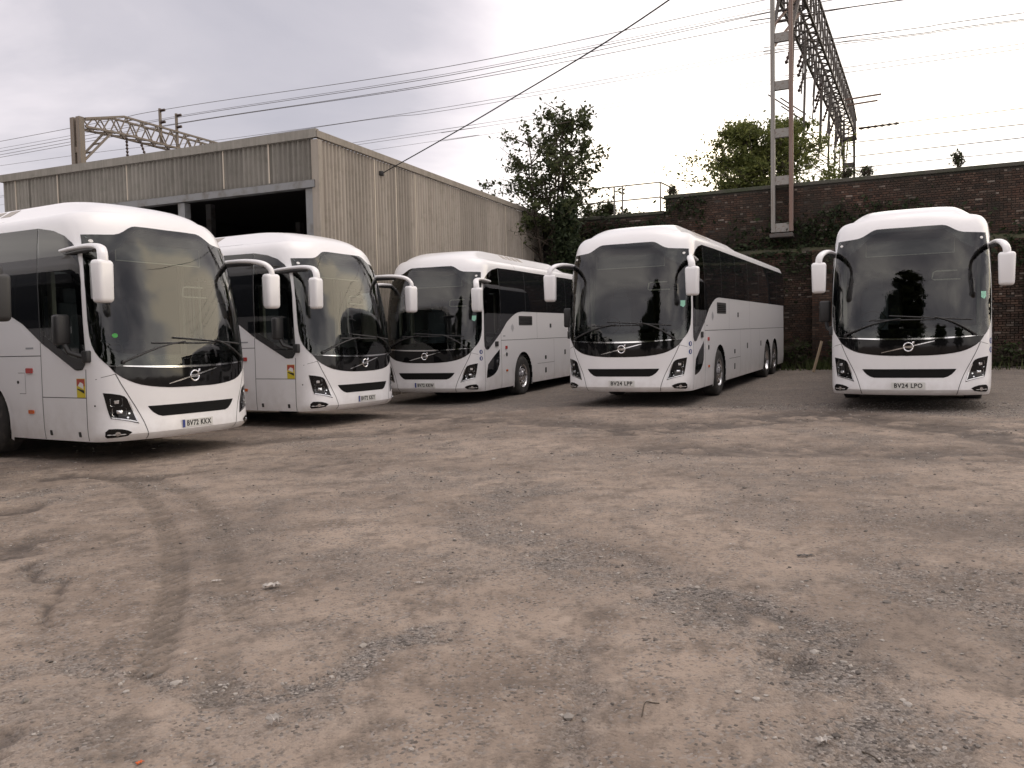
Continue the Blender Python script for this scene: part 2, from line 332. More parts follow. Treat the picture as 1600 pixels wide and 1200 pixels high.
def ground_mat():
    m = bpy.data.materials.new('packed_earth'); m.use_nodes = True; t = m.node_tree; b = t.nodes['Principled BSDF']; b.inputs['Specular IOR Level'].default_value = .25
    nn = t.nodes.new; lk = t.links.new
    tcn = nn('ShaderNodeTexCoord')
    def noise(sc, de, ro=.6):
        n = nn('ShaderNodeTexNoise'); n.inputs['Scale'].default_value = sc; n.inputs['Detail'].default_value = de; n.inputs['Roughness'].default_value = ro; lk(tcn.outputs['Object'], n.inputs['Vector']); return n.outputs['Fac']
    def rng_(v, a, b_, c=0, d=1):
        r = nn('ShaderNodeMapRange'); r.inputs['From Min'].default_value = a; r.inputs['From Max'].default_value = b_; r.inputs['To Min'].default_value = c; r.inputs['To Max'].default_value = d; lk(v, r.inputs['Value']); return r.outputs[0]
    def mixc(f, A, B):
        x = nn('ShaderNodeMix'); x.data_type = 'RGBA'
        lk(f, x.inputs['Factor'])
        for s, k in ((A, 'A'), (B, 'B')):
            if isinstance(s, tuple): x.inputs[k].default_value = (*s, 1)
            else: lk(s, x.inputs[k])
        return x.outputs['Result']
    def at(n):
        a = nn('ShaderNodeAttribute'); a.attribute_name = n; return a.outputs['Fac']
    def math_(op, a, b_):
        x = nn('ShaderNodeMath'); x.operation = op
        for i, s in enumerate((a, b_)):
            if isinstance(s, (int, float)): x.inputs[i].default_value = s
            else: lk(s, x.inputs[i])
        return x.outputs[0]
    col = mixc(rng_(noise(.5, 9, .66), .38, .62), (.322, .260, .212), (.186, .147, .119))
    col = mixc(rng_(noise(2.6, 10, .74), .49, .62, 0, .76), col, (.112, .091, .076))
    col = mixc(rng_(noise(6.5, 10, .74), .52, .66, 0, .55), col, (.372, .310, .258))
    col = mixc(rng_(noise(21, 8, .8), .53, .62, 0, .62), col, (.085, .069, .060))
    # grit: small cells of different greys
    vo = nn('ShaderNodeTexVoronoi'); vo.inputs['Scale'].default_value = 70; lk(tcn.outputs['Object'], vo.inputs['Vector'])
    sp = nn('ShaderNodeSeparateColor'); lk(vo.outputs['Color'], sp.inputs[0])
    stone = mixc(sp.outputs[0], (.052, .047, .044), (.30, .270, .247))
    few = math_('MULTIPLY', rng_(sp.outputs[1], .70, .74), rng_(noise(4, 5, .7), .40, .56))
    col = mixc(math_('MULTIPLY', few, .8), col, stone)
    g = at('gravel'); gsel = math_('MULTIPLY', g, rng_(noise(9, 8, .75), .36, .56)); 
    col = mixc(math_('MINIMUM', math_('MULTIPLY', gsel, 1.1), .9), col, stone)
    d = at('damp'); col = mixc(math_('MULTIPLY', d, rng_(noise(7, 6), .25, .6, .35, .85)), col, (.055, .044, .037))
    tr = at('track'); col = mixc(math_('MULTIPLY', tr, rng_(noise(22, 5, .7), .3, .65, .62, .95)), col, (.105, .086, .071))
    lk(col, b.inputs['Base Color'])
    rr = math_('SUBTRACT', .95, math_('MULTIPLY', d, .35)); lk(rr, b.inputs['Roughness'])
    h = math_('ADD', math_('MULTIPLY', noise(40, 6, .75), .6), math_('MULTIPLY', math_('MULTIPLY', vo.outputs['Distance'], -1.0), math_('ADD', math_('MULTIPLY', g, 1.6), .35)))
    bp = nn('ShaderNodeBump'); bp.inputs['Strength'].default_value = .8; bp.inputs['Distance'].default_value = .010; lk(h, bp.inputs['Height']); lk(bp.outputs[0], b.inputs['Normal'])
    return m
struct(link('ground', gm, ground_mat()))
def gsurf(x, y):
    x = np.asarray(x, float); y = np.asarray(y, float)
    i = np.clip(np.searchsorted(gys, y) - 1, 0, nr - 2); j = np.clip(np.searchsorted(gxs, x) - 1, 0, nc - 2)
    fy2 = (y - gys[i]) / (gys[i + 1] - gys[i]); fx2 = (x - gxs[j]) / (gxs[j + 1] - gxs[j])
    return (GZ[i, j] * (1 - fx2) + GZ[i, j + 1] * fx2) * (1 - fy2) + (GZ[i + 1, j] * (1 - fx2) + GZ[i + 1, j + 1] * fx2) * fy2
def gval(A, x, y):
    i = np.clip(np.searchsorted(gys, y) - 1, 0, nr - 2); j = np.clip(np.searchsorted(gxs, x) - 1, 0, nc - 2); return A[i, j]

# loose stones lying on the earth
def stones(n):
    bm = bmesh.new(); bmesh.ops.create_icosphere(bm, subdivisions=1, radius=1); bm.verts.ensure_lookup_table()
    bv = np.array([v.co[:] for v in bm.verts]); bf = np.array([[v.index for v in f.verts] for f in bm.faces]); bm.free()
    V = []; Fc = []; k = 0
    tries = 0
    X = rng.uniform(-7, 9, n * 14); Y = 1.9 + rng.random(n * 14) ** 1.6 * 14; sz = np.exp(rng.normal(-5.25, .42, n * 14)); gvv = gval(grav, X, Y); keep = (rng.random(n * 14) < .035 + .75 * gvv ** 1.5) & (np.abs(X) < .72 * Y + .5)
    X = X[keep][:n]; Y = Y[keep][:n]; sz = np.clip(sz[keep][:n], .0025, .02) * (1 + .03 * Y[:]); Z = gsurf(X, Y)
    for x, y, z, s in zip(X, Y, Z, sz):
        a = rng.uniform(0, 6.28); v = bv * (1 + rng.uniform(-.35, .35, (len(bv), 1))) * np.array([s * rng.uniform(.8, 1.5), s * rng.uniform(.7, 1.2), s * rng.uniform(.5, .9)])
        c, sn = math.cos(a), math.sin(a); v = np.stack([v[:, 0] * c - v[:, 1] * sn, v[:, 0] * sn + v[:, 1] * c, v[:, 2]], 1) + (x, y, z + s * .15)
        V.append(v); Fc.append(bf + k); k += len(bv)
    V = np.concatenate(V); Fc = np.concatenate(Fc)
    m = mat('loose_stone', (.20, .175, .155), .9); t = m.node_tree; g = t.nodes.new('ShaderNodeNewGeometry'); c_ = t.nodes.new('ShaderNodeValToRGB')
    c_.color_ramp.elements[0].color = (.075, .065, .058, 1); c_.color_ramp.elements[1].color = (.27, .235, .205, 1); q_ = c_.color_ramp.elements.new(.96); q_.color = (.36, .33, .30, 1)
    c_.color_ramp.elements[1].position = .9
    t.links.new(g.outputs['Random Per Island'], c_.inputs[0]); t.links.new(c_.outputs[0], t.nodes['Principled BSDF'].inputs['Base Color'])
    o = pymesh('gravel', V, Fc, m); stuff(o); o['label'] = 'loose grey stones and grit scattered over the brown yard'; o['category'] = 'gravel'
stones(9000)
# ================================================================== COACHES
def mono(T):
    X = np.array([t[0] for t in T], float); Y = np.array([t[1] for t in T], float); h = np.diff(X); d = np.diff(Y) / h; m = np.zeros(len(X)); m[0] = d[0]; m[-1] = d[-1]
    for i in range(1, len(X) - 1):
        if d[i - 1] * d[i] > 0: w1 = 2 * h[i] + h[i - 1]; w2 = h[i] + 2 * h[i - 1]; m[i] = (w1 + w2) / (w1 / d[i - 1] + w2 / d[i])
    def f(x):
        x = min(max(x, X[0]), X[-1]); i = min(max(int(np.searchsorted(X, x)) - 1, 0), len(h) - 1); t = (x - X[i]) / h[i]
        return float((1 + 2 * t) * (1 - t) ** 2 * Y[i] + t * (1 - t) ** 2 * h[i] * m[i] + t * t * (3 - 2 * t) * Y[i + 1] + t * t * (t - 1) * h[i] * m[i + 1])
    return f
WID = mono([(.2, 1.235), (.28, 1.248), (.45, 1.268), (.9, 1.275), (2.3, 1.275), (2.8, 1.262), (3.05, 1.243), (3.2, 1.224), (3.28, 1.195), (3.335, 1.158), (3.365, 1.12), (3.382, 1.07), (3.392, 1.01), (3.402, .965), (3.43, .925), (3.50, .84), (3.57, .755), (3.625, .69), (3.645, .65), (3.658, .52), (3.668, .25)])
FRO = mono([(.2, .10), (.28, .055), (.33, -.01), (.38, -.045), (.5, -.035), (.7, -.012), (1.15, -.008), (1.3, .0), (1.7, .045), (2.2, .125), (2.7, .25), (3.05, .37), (3.2, .435), (3.35, .53), (3.45, .64), (3.52, .80), (3.58, 1.02), (3.63, 1.42), (3.66, 2.0), (3.668, 2.5)])
NEXP = 2.6
def CD(z): return .60 * min(1., WID(z) / 1.15)
def FY(x, z):
    t = min(abs(x) / WID(z), .9995); return FRO(z) + CD(z) * (1 - (1 - t ** NEXP) ** (1 / NEXP))
def OX(y, z):
    a = (y - FRO(z)) / CD(z)
    if a >= 1: return WID(z)
    return WID(z) * (1 - (1 - max(a, 0)) ** NEXP) ** (1 / NEXP)
def fmap_front(a, b, off):
    P = lambda x, z: np.array([x, FY(x, z), z]); p = P(a, b); e = 2e-3
    du = P(a + e, b) - P(a - e, b); dv = P(a, b + e) - P(a, b - e); n = np.cross(du, dv); n /= np.linalg.norm(n)
    if n[1] > 0: n = -n
    return p + off * n
def fmap_side(sx):
    def f(a, b, off):
        P = lambda y, z: np.array([sx * OX(y, z), y, z]); p = P(a, b); e = 2e-3
        n = np.cross(P(a + e, b) - P(a - e, b), P(a, b + e) - P(a, b - e)); n /= np.linalg.norm(n)
        if n[0] * sx < 0: n = -n
        return p + off * n
    return f
def patch(name, poly, fm, off, thick, res, m, parent):
    """a sheet cut to a 2D outline, bent onto the coach's surface, with an edge of its own"""
    bm = bmesh.new(); la = bm.verts.layers.float.new('a'); lb = bm.verts.layers.float.new('b')
    f = bm.faces.new([bm.verts.new((a, b, 0)) for a, b in poly]); bm.normal_update(); bmesh.ops.triangulate(bm, faces=[f], ngon_method='BEAUTY')
    A = [p[0] for p in poly]; Bz = [p[1] for p in poly]
    for lo, hi, ax in ((min(A), max(A), (1, 0, 0)), (min(Bz), max(Bz), (0, 1, 0))):
        k = math.floor(lo / res) + 1
        while k * res < hi - 1e-4:
            bmesh.ops.bisect_plane(bm, geom=bm.verts[:] + bm.edges[:] + bm.faces[:], plane_co=Vector(ax) * (k * res), plane_no=ax, dist=1e-5); k += 1
    bmesh.ops.dissolve_degenerate(bm, dist=1e-5, edges=bm.edges)
    for v in bm.verts: v[la] = v.co.x; v[lb] = v.co.y
    be = [e_ for e_ in bm.edges if len(e_.link_faces) == 1]
    nv = [g for g in bmesh.ops.extrude_edge_only(bm, edges=be)['geom'] if isinstance(g, bmesh.types.BMVert)]
    ns = set(nv)
    for v in bm.verts: v.co = fm(v[la], v[lb], off - thick if v in ns else off)
    return bmobj(name, bm, m, parent, True, 35)
def ring(name, outer, inner, fm, off, m, parent, nl=5, nw=3, closed=True):
    V = []; n = len(outer); cnt = n if closed else n - 1
    for i in range(cnt):
        for k in range(nl):
            t = k / nl; o = np.array(outer[i]) * (1 - t) + np.array(outer[(i + 1) % n]) * t; q = np.array(inner[i]) * (1 - t) + np.array(inner[(i + 1) % n]) * t
            for j in range(nw + 1): c = o + (q - o) * j / nw; V.append(fm(c[0], c[1], off))
    if not closed:
        o = np.array(outer[-1]); q = np.array(inner[-1])
        for j in range(nw + 1): c = o + (q - o) * j / nw; V.append(fm(c[0], c[1], off))
    T = cnt * nl; tot = T if closed else T + 1; Fc = []
    for i in range(T):
        for j in range(nw): a = i * (nw + 1) + j; b = ((i + 1) % tot) * (nw + 1) + j; Fc.append((a, b, b + 1, a + 1))
    bm = bmesh.new(); vs = [bm.verts.new(v) for v in V]
    for f in Fc: bm.faces.new([vs[k] for k in f])
    return bmobj(name, bm, m, parent, True, 40)
def strip(bm, pts, width, fm, off, step=.08):
    P = []
    for a, b in zip(pts, pts[1:]):
        n = max(1, int(math.hypot(b[0] - a[0], b[1] - a[1]) / step))
        for k in range(n): P.append((a[0] + (b[0] - a[0]) * k / n, a[1] + (b[1] - a[1]) * k / n))
    P.append(pts[-1]); rows_ = []
    for i, p in enumerate(P):
        a = P[max(i - 1, 0)]; b = P[min(i + 1, len(P) - 1)]; dx, dy = b[0] - a[0], b[1] - a[1]; l = math.hypot(dx, dy); nx, ny = -dy / l, dx / l
        w_ = width(i / (len(P) - 1)) if callable(width) else width
        rows_.append([bm.verts.new(fm(p[0] + nx * w_ * s, p[1] + ny * w_ * s, off)) for s in (-.5, .5)])
    for a, b in zip(rows_, rows_[1:]): bm.faces.new((a[0], a[1], b[1], b[0]))
def rect(a0, a1, b0, b1, r=0.):
    if not r: return [(a0, b0), (a1, b0), (a1, b1), (a0, b1)]
    out = []
    for cx, cy, s in ((a1 - r, b0 + r, -90), (a1 - r, b1 - r, 0), (a0 + r, b1 - r, 90), (a0 + r, b0 + r, 180)):
        for k in range(4): t = R(s + 30 * k); out.append((cx + r * math.cos(t), cy + r * math.sin(t)))
    return out
def circ(a, b, r, n=16): return [(a + r * math.cos(2 * math.pi * k / n), b + r * math.sin(2 * math.pi * k / n)) for k in range(n)]
def mirror_poly(P): return [(-a, b) for a, b in P][::-1]
ZSP = lambda x: 1.250 + .034 * (x / .98) ** 2
SCR_TOP = [(0, 3.195), (.30, 3.198), (.51, 3.197), (.565, 3.185), (.62, 3.158), (.70, 3.107), (.76, 3.075), (.83, 3.055), (.95, 3.046), (1.168, 3.038)]
SCR_SIDE = [(1.178, 2.95), (1.196, 2.80), (1.216, 2.60), (1.232, 2.40), (1.245, 2.10), (1.251, 1.90), (1.252, 1.70), (1.246, 1.57), (1.232, 1.475), (1.208, 1.40), (1.178, 1.342)]
SCR_LOW = [(1.09, 1.200), (1.03, 1.143), (.957, 1.095), (.88, 1.056), (.80, 1.028), (.68, 1.003), (.56, .986), (.43, .974), (.30, .967), (0, .964)]
IN_TOP = [(0, 3.13), (.30, 3.13), (.49, 3.13), (.535, 3.12), (.58, 3.095), (.645, 3.04), (.71, 2.99), (.78, 2.90), (.90, 2.82), (1.06, 2.74)]
IN_SIDE = [(1.09, 2.68), (1.115, 2.58), (1.14, 2.45), (1.155, 2.32), (1.17, 2.10), (1.178, 1.90), (1.178, 1.75), (1.172, 1.66), (1.155, 1.59), (1.12, 1.52), (1.06, 1.475)]
xe = 1.145
bot_out = [(x, ZSP(x)) for x in (xe, .9, .6, .3, 0)]; bot_in = [(.98, 1.45), (.80, 1.435), (.55, 1.425), (.28, 1.42), (0, 1.42)]
half_out = SCR_TOP + SCR_SIDE + bot_out; half_in = IN_TOP + IN_SIDE + bot_in
def full(h): return h + [(-a, b) for a, b in h[1:-1]][::-1]
SCR_OUT = full(half_out); SCR_IN = full(half_in)
LOWP = [(x, ZSP(x) - .004) for x in (0, .3, .6, .9, xe)] + SCR_LOW
LOW_FULL = full(LOWP)
SIDE_O = [(1.49, 1.622), (.76, 1.245), (.70, 1.237), (.60, 1.245), (.538, 1.32), (.532, 1.5), (.555, 1.86), (.585, 2.4), (.62, 2.62), (.68, 2.84), (.76, 2.935), (.905, 3.035), (1.15, 3.12), (1.49, 3.178)]
SIDE_I = [(1.43, 1.72), (.86, 1.43), (.80, 1.41), (.72, 1.40), (.655, 1.45), (.64, 1.58), (.65, 1.86), (.675, 2.3), (.70, 2.42), (.73, 2.48), (.78, 2.52), (.905, 2.55), (1.15, 2.57), (1.43, 2.58)]
def grow(poly, d):
    c = np.mean(poly, 0); out = []
    n = len(poly); area = sum(poly[i][0] * poly[(i + 1) % n][1] - poly[(i + 1) % n][0] * poly[i][1] for i in range(n)); s = 1 if area > 0 else -1
    for i in range(n):
        a = np.array(poly[i - 1]); b = np.array(poly[i]); e_ = np.array(poly[(i + 1) % n]); t = e_ - a; t = t / (np.linalg.norm(t) + 1e-9); out.append(tuple(b + s * d * np.array([t[1], -t[0]])))
    return out
ARCH_R = .62
def shell(LEN, axles, inset=0., grow_holes=.05, zlo=.285):
    """the body skin: a stack of plan outlines, open at the windscreen, cab windows and wheel arches"""
    zs = sorted(set([zlo, .31, .34, .38, .42] + [round(.42 + .048 * k, 4) for k in range(1, 58)] + [round(3.15 + .03 * k, 4) for k in range(7)] + [3.35, 3.365, 3.375, 3.383, 3.388, 3.393, 3.398, 3.403, 3.412, 3.43, 3.45, 3.475, 3.5, 3.525, 3.55, 3.575, 3.6, 3.62, 3.635, 3.648, 3.658, 3.665]))
    ysd = [1.12 + .062 * k for k in range(int((LEN - .35 - 1.12) / .062) + 1)]; th = np.linspace(0, math.pi / 2, 46)
    V = []; rowsV = []
    for z in zs:
        wz, pz, D_ = WID(z) - inset, FRO(z) + inset, CD(z); top = z > 3.40
        rear = LEN + (.0 if z < 1.0 else -.02 * (z - 1.0)) - inset; 
        if z > 3.2 and not top: rear -= (z - 3.2) * .5
        if top: rear = 7.45 - (z - 3.40) * 2.2
        half = [(wz * math.sin(t) ** (2 / NEXP), pz + D_ * (1 - math.cos(t) ** (2 / NEXP))) for t in th]
        y0 = max(1.12, pz + D_ + .03); y1 = rear - .33; a0, a1 = ysd[0], ysd[-1]
        half += [(wz, y0 + (y - a0) * (y1 - y0) / (a1 - a0) if top or y0 > 1.12 else (y if y < a1 - 1e-6 else y1)) for y in ysd]
        for t in np.linspace(0, math.pi / 2, 8)[1:]: half.append((wz - .30 + .30 * math.cos(t), y1 + .33 * math.sin(t)))
        half.append((0, rear)) if False else None
        half += [((wz - .30) * (1 - k / 4), rear) for k in range(1, 5)]
        line = half + [(-x, y) for x, y in half[1:-1]][::-1]
        rowsV.append(range(len(V), len(V) + len(line))); V += [(x, y, z) for x, y in line]
    Fc = []; gs = grow(SCR_IN, grow_holes); gi = grow(SIDE_I, grow_holes)
    def dead(q):
        P = [V[i] for i in q]
        if all(p[1] < 1.05 and abs(p[0]) < 1.235 for p in P) and all(pip(gs, p[0], p[2]) for p in P) : return True
        if all(abs(p[0]) > 1.15 for p in P) and all(pip(gi, p[1], p[2]) for p in P): return True
        for yc in axles:
            if all(abs(p[0]) > .9 and (p[1] - yc) ** 2 + (p[2] - .5) ** 2 < (ARCH_R + .045) ** 2 for p in P): return True
        return False
    for r0, r1 in zip(rowsV, rowsV[1:]):
        n = len(r0)
        for i in range(n):
            f = (r0[i], r0[(i + 1) % n], r1[(i + 1) % n], r1[i])
            if not dead(f): Fc.append(f)
    if not inset: Fc.append(list(rowsV[-1]))
    return V, Fc
def make_coach(LEN, axles, name='coach'):
    root = empty(name, (0, 0, 0)); P = M
    V, Fc = shell(LEN, axles); bm = bmesh.new(); vs = [bm.verts.new(v) for v in V]
    for f in Fc:
        try: bm.faces.new([vs[i] for i in f])
        except ValueError: pass
    bmesh.ops.delete(bm, geom=[v for v in bm.verts if not v.link_faces], context='VERTS')
    body = bmobj('body', bm, P['paint'], root, True, 28)
    V, Fc = shell(LEN, axles, .07, .075, 1.0); bm = bmesh.new(); vs = [bm.verts.new(v) for v in V]
    for f in Fc:
        if V[f[0]][2] < 3.2:
            try: bm.faces.new([vs[i] for i in f])
            except ValueError: pass
    bmesh.ops.delete(bm, geom=[v for v in bm.verts if not v.link_faces], context='VERTS')
    lin = bmobj('interior_lining', bm, P['lining'], root, True, 30)
    bm = bmesh.new(); add_box(bm, (0, LEN / 2 + .1, 3.13), (2.2, LEN - 1.2, .03)); bmobj('ceiling_panel', bm, P['lining'], lin)
    bm = bmesh.new(); add_box(bm, (0, LEN / 2 + .2, 1.02), (2.36, LEN - .6, .05)); add_box(bm, (0, 2.6, 1.2), (2.2, .05, .4)); bmobj('floor_panel', bm, P['dash'], lin)
    bm = bmesh.new()
    segs = []; y = .45
    for yc in sorted(axles): segs.append((y, yc - .66)); y = yc + .66
    segs.append((y, LEN - .25))
    for a, b in segs:
        if b > a: add_box(bm, (0, (a + b) / 2, .62), (2.3, b - a, .60))
    add_box(bm, (0, LEN / 2, .75), (1.2, LEN - 1.2, .3)); bmobj('underbody', bm, P['under'], root)
    # ---- front
    scr = patch('windscreen', SCR_OUT, fmap_front, .0075, .003, .06, P['screen'], root)
    ring('windscreen_border', SCR_OUT, SCR_IN, fmap_front, .0035, P['black'], scr, 4, 4)
    for s in (-1, 1):
        o = patch('marker_lamp', circ(s * 1.10, 2.948, .022), fmap_front, .016, .012, .05, P['stickwhite'], scr)
    bm = bmesh.new()
    for pts in ([(-1.02, 1.325), (-.774, 1.423), (-.51, 1.534), (-.25, 1.598), (.0, 1.618), (.29, 1.608)], [(.99, 1.31), (.762, 1.433), (.503, 1.586), (.24, 1.615), (0.02, 1.58)]):
        pass
    bm.free()
    for base, tip, bl in (((-1.0, 1.335), (-.12, 1.60), ((-.62, 1.585), (.42, 1.575))), ((.99, 1.315), (.40, 1.615), ((-.30, 1.655), (.95, 1.56)))):
        bm = bmesh.new()
        tube(bm, [fmap_front(base[0] + (tip[0] - base[0]) * t, base[1] + (tip[1] - base[1]) * t + .045 * math.sin(math.pi * t), .045) for t in np.linspace(0, 1, 9)], [.016 - .006 * t for t in np.linspace(0, 1, 9)], 6)
        add_box(bm, fmap_front(base[0], base[1], .03), (.05, .05, .05), None, .01)
        wv = bmobj('wiper', bm, P['matte'], scr, True, 40)
        bm = bmesh.new(); tube(bm, [fmap_front(bl[0][0] + (bl[1][0] - bl[0][0]) * t, bl[0][1] + (bl[1][1] - bl[0][1]) * t, .022) for t in np.linspace(0, 1, 12)], .011, 5); wb = bmobj('wiper_blade', bm, P['matte'], root, True, 40); wb.parent = scr
    low = patch('lower_black_panel', LOW_FULL, fmap_front, .0045, .01, .06, P['black'], root)
    bm = bmesh.new(); strip(bm, [(x, ZSP(x) + .002) for x in np.linspace(-1.0, 1.0, 41)], lambda t: .006 + .022 * math.sin(math.pi * t) ** .5, fmap_front, .012)
    r_ = bmesh.ops.extrude_face_region(bm, geom=bm.faces[:]); bmesh.ops.translate(bm, vec=(0, .01, 0), verts=[g for g in r_['geom'] if isinstance(g, bmesh.types.BMVert)])
    bmobj('chrome_strip', bm, P['chrome'], low)
    bm = bmesh.new(); strip(bm, [(-.42, 1.022), (.40, 1.214)], lambda t: .018 * math.sin(math.pi * min(max(t, .03), .97)) ** .3, fmap_front, .014, .05)
    r_ = bmesh.ops.extrude_face_region(bm, geom=bm.faces[:]); bmesh.ops.translate(bm, vec=(0, .009, 0), verts=[g for g in r_['geom'] if isinstance(g, bmesh.types.BMVert)])
    bmobj('diagonal_bar', bm, P['chrome'], low)
    bm = bmesh.new()
    tube(bm, [(.072 * math.cos(t), -.024, 1.117 + .072 * math.sin(t)) for t in np.linspace(0, 2 * math.pi, 33)], .0115, 6, 1., False)
    add_box(bm, (0, -.024, 1.117), (.15, .010, .034))
    tube(bm, [(.048, -.026, 1.165), (.086, -.026, 1.203)], [.011, .011], 6); tube(bm, [(.06, -.026, 1.2), (.088, -.026, 1.205), (.083, -.026, 1.175)], .009, 6)
    bd = bmobj('badge', bm, P['chrome'], low, True, 40)
    text_mesh('badge_lettering', 'VOLVO', .028, P['platetext'], bd, Matrix.Translation((0, -.0295, 1.117)) @ Matrix.Rotation(R(90), 4, 'X'), .0006, 1.15, .0004)
    GR = [(-.731, .736), (-.70, .688), (-.66, .645), (-.60, .605), (-.54, .586), (.54, .586), (.60, .605), (.66, .645), (.70, .688), (.731, .736)]
    gr = patch('lower_grille', GR, fmap_front, .003, .01, .08, P['under'], root)
    bm = bmesh.new()
    for z in (.615, .645, .675, .705): strip(bm, [(-.60 - (z - .6) * .75, z), (.60 + (z - .6) * .75, z)], .010, fmap_front, .008)
    stuff(bmobj('grille_slat', bm, P['under'], gr))
    pl = bmesh.new(); add_box(pl, (0, -.0475, .4545), (.524, .010, .114), None, .003); bmobj('number_plate', pl, P['plate'], root)
    bm = bmesh.new()
    for s in (-1, 1): strip(bm, [(s * a, b) for a, b in ((1.088, 1.185), (1.04, 1.06), (.993, .955), (.94, .845), (.885, .735), (.84, .635), (.80, .53), (.768, .42), (.738, .295))], .010, fmap_front, .0018, .03)
    for s in (-1, 1): strip(bm, [(s * a, b) for a, b in ((1.245, 1.115), (1.20, 1.145), (1.14, 1.165), (1.085, 1.185))], .006, fmap_front, .0018, .03)
    stuff(bmobj('front_panel_gap', bm, P['gap'], body))
    HL = [(1.203, .938), (1.13, .925), (1.05, .905), (1.005, .883), (.978, .848), (.92, .68), (.864, .512), (.967, .548), (1.06, .572), (1.152, .594), (1.168, .68), (1.182, .78)]
    for s in (-1, 1):
        fl = lambda a, b, off, s=s: fmap_front(s * a, b, off)
        h_ = patch('headlight', HL, fl, .005, .012, .05, P['black'], root)
        for z0, z1, x0, x1 in ((.755, .868, 1.030, 1.148), (.625, .735, .995, 1.135)):
            bm = bmesh.new(); c = np.array(fl((x0 + x1) / 2, (z0 + z1) / 2, .007)); nrm = np.array(fl((x0 + x1) / 2, (z0 + z1) / 2, 1.007)) - c
            pts = rect(x0, x1, z0, z1, .02); outer_ = [bm.verts.new(fl(a, b, .007)) for a, b in pts]; mid = [bm.verts.new(np.array(fl((x0 + x1) / 2 + (a - (x0 + x1) / 2) * .7, (z0 + z1) / 2 + (b - (z0 + z1) / 2) * .7, -.02))) for a, b in pts]; inn = [bm.verts.new(np.array(fl((x0 + x1) / 2 + (a - (x0 + x1) / 2) * .35, (z0 + z1) / 2 + (b - (z0 + z1) / 2) * .35, .012))) for a, b in pts]
            for A_, B_ in ((outer_, mid), (mid, inn)):
                for k in range(len(A_)): bm.faces.new((A_[k], A_[(k + 1) % len(A_)], B_[(k + 1) % len(A_)], B_[k]))
            bm.faces.new(inn); bmobj('lamp_reflector', bm, P['lamp'], h_, True, 50)
        bm = bmesh.new(); strip(bm, [(.962, .815), (.915, .68), (.877, .535), (.96, .562), (1.06, .586), (1.145, .606)], .016, fl, .009, .03); bmobj('light_strip', bm, P['alloy'], h_)
        for nm, xx, zz, r in (('side_bulb', .965, .655, .012), ('side_bulb', .985, .60, .012)):
            patch(nm, circ(xx, zz, r, 10), fl, .012, .006, .05, P['lamp'], h_)
        fg = patch('fog_lamp', [(.953, .405), (1.0, .432), (1.06, .452), (1.12, .460), (1.178, .458), (1.205, .42), (1.202, .36), (1.18, .338), (1.08, .346), (.998, .360)], fl, .004, .012, .05, P['black'], root)
        patch('bulb', circ(1.10, .392, .026), fl, .012, .008, .05, P['lamp'], fg)
    # ---- sides
    LO = LEN - .22
    for s in (-1, 1):
        fs = fmap_side(s)
        rearpoly = [(1.502, 1.632), (1.895, 1.885), (2.08, 1.965), (2.22, 2.02), (2.45, 2.092), (2.65, 2.132), (2.9, 2.15), (LO, 2.15), (LO + .03, 2.3), (LO, 3.12), (LO - .06, 3.17), (LO - .2, 3.19), (2.5, 3.19), (1.502, 3.18)]
        sg = patch('side_glass', rearpoly, fs, .005, .01, .12, P['sideglass'], root)
        bm = bmesh.new()
        for y in np.arange(3.15, LO - .3, 1.62): strip(bm, [(y, 2.17), (y, 3.16)], .012, fs, .0062, .1)
        strip(bm, [(1.502, 1.66), (1.502, 3.15)], .012, fs, .0062, .1)
        stuff(bmobj('glass_joint', bm, P['gap'], sg))
        cw = patch('cab_window', SIDE_O, fs, .0075, .003, .06, P['cabglass'], root)
        ring('window_border', SIDE_O, SIDE_I, fs, .0035, P['black'], cw, 4, 4)
        bm = bmesh.new()
        strip(bm, [(1.512, 1.44), (LEN - .25, 1.44)], .011, fs, .0018, .1)
        strip(bm, [(.565, .30), (.548, .9), (.535, 1.25)], .012, fs, .0018, .08); strip(bm, [(1.522, .29), (1.512, 1.625)], .011, fs, .0018, .08)
        if s < 0:
            strip(bm, [(.555, .872), (1.515, .872)], .010, fs, .0018)
            strip(bm, [(1.905, .915), (1.905, 1.205), (2.07, 1.205)], .006, fs, .0018); strip(bm, [(1.905, .915), (2.05, .915)], .006, fs, .0018)
        strip(bm, [(3.97, 1.45), (3.97, 2.15)], .008, fs, .0018); strip(bm, [(3.96, .77), (5.3, .77)], .008, fs, .0018)
        for y in (5.3, 6.75, 8.1): strip(bm, [(y, .29), (y, 1.43)], .008, fs, .0018)
        strip(bm, [(6.6, 1.45), (6.6, 2.15)], .008, fs, .0018); strip(bm, [(2.62, 3.2), (2.62, 3.33), (2.57, 3.38)], .008, fs, .0018, .03)
        strip(bm, [(2.0, 3.396), (3.4, 3.396), (7.0, 3.396)], .012, fs, .0018, .15)
        stuff(bmobj('side_panel_gap', bm, P['gap'], body))
        if s > 0:
            dg = patch('door_lower_glass', [(.632, .58), (.650, .72), (.714, .89), (1.0, 1.045), (1.408, 1.224), (1.398, .98), (1.37, .86), (1.26, .745), (1.153, .68), (1.0, .625), (.80, .592)], fs, .004, .008, .06, P['sideglass'], root)
            patch('door_handle', rect(1.15, 1.32, 1.30, 1.42, .02), fs, .02, .02, .1, P['matte'], root)
            vp = patch('vent_panel', rect(2.68, 3.62, 1.80, 2.04, .02), fs, .004, .006, .1, P['matte'], root)
            bm = bmesh.new()
            for z in (1.85, 1.89, 1.93, 1.97): strip(bm, [(2.72, z), (3.58, z)], .012, fs, .009, .2)
            stuff(bmobj('vent_slat', bm, P['black'], vp))
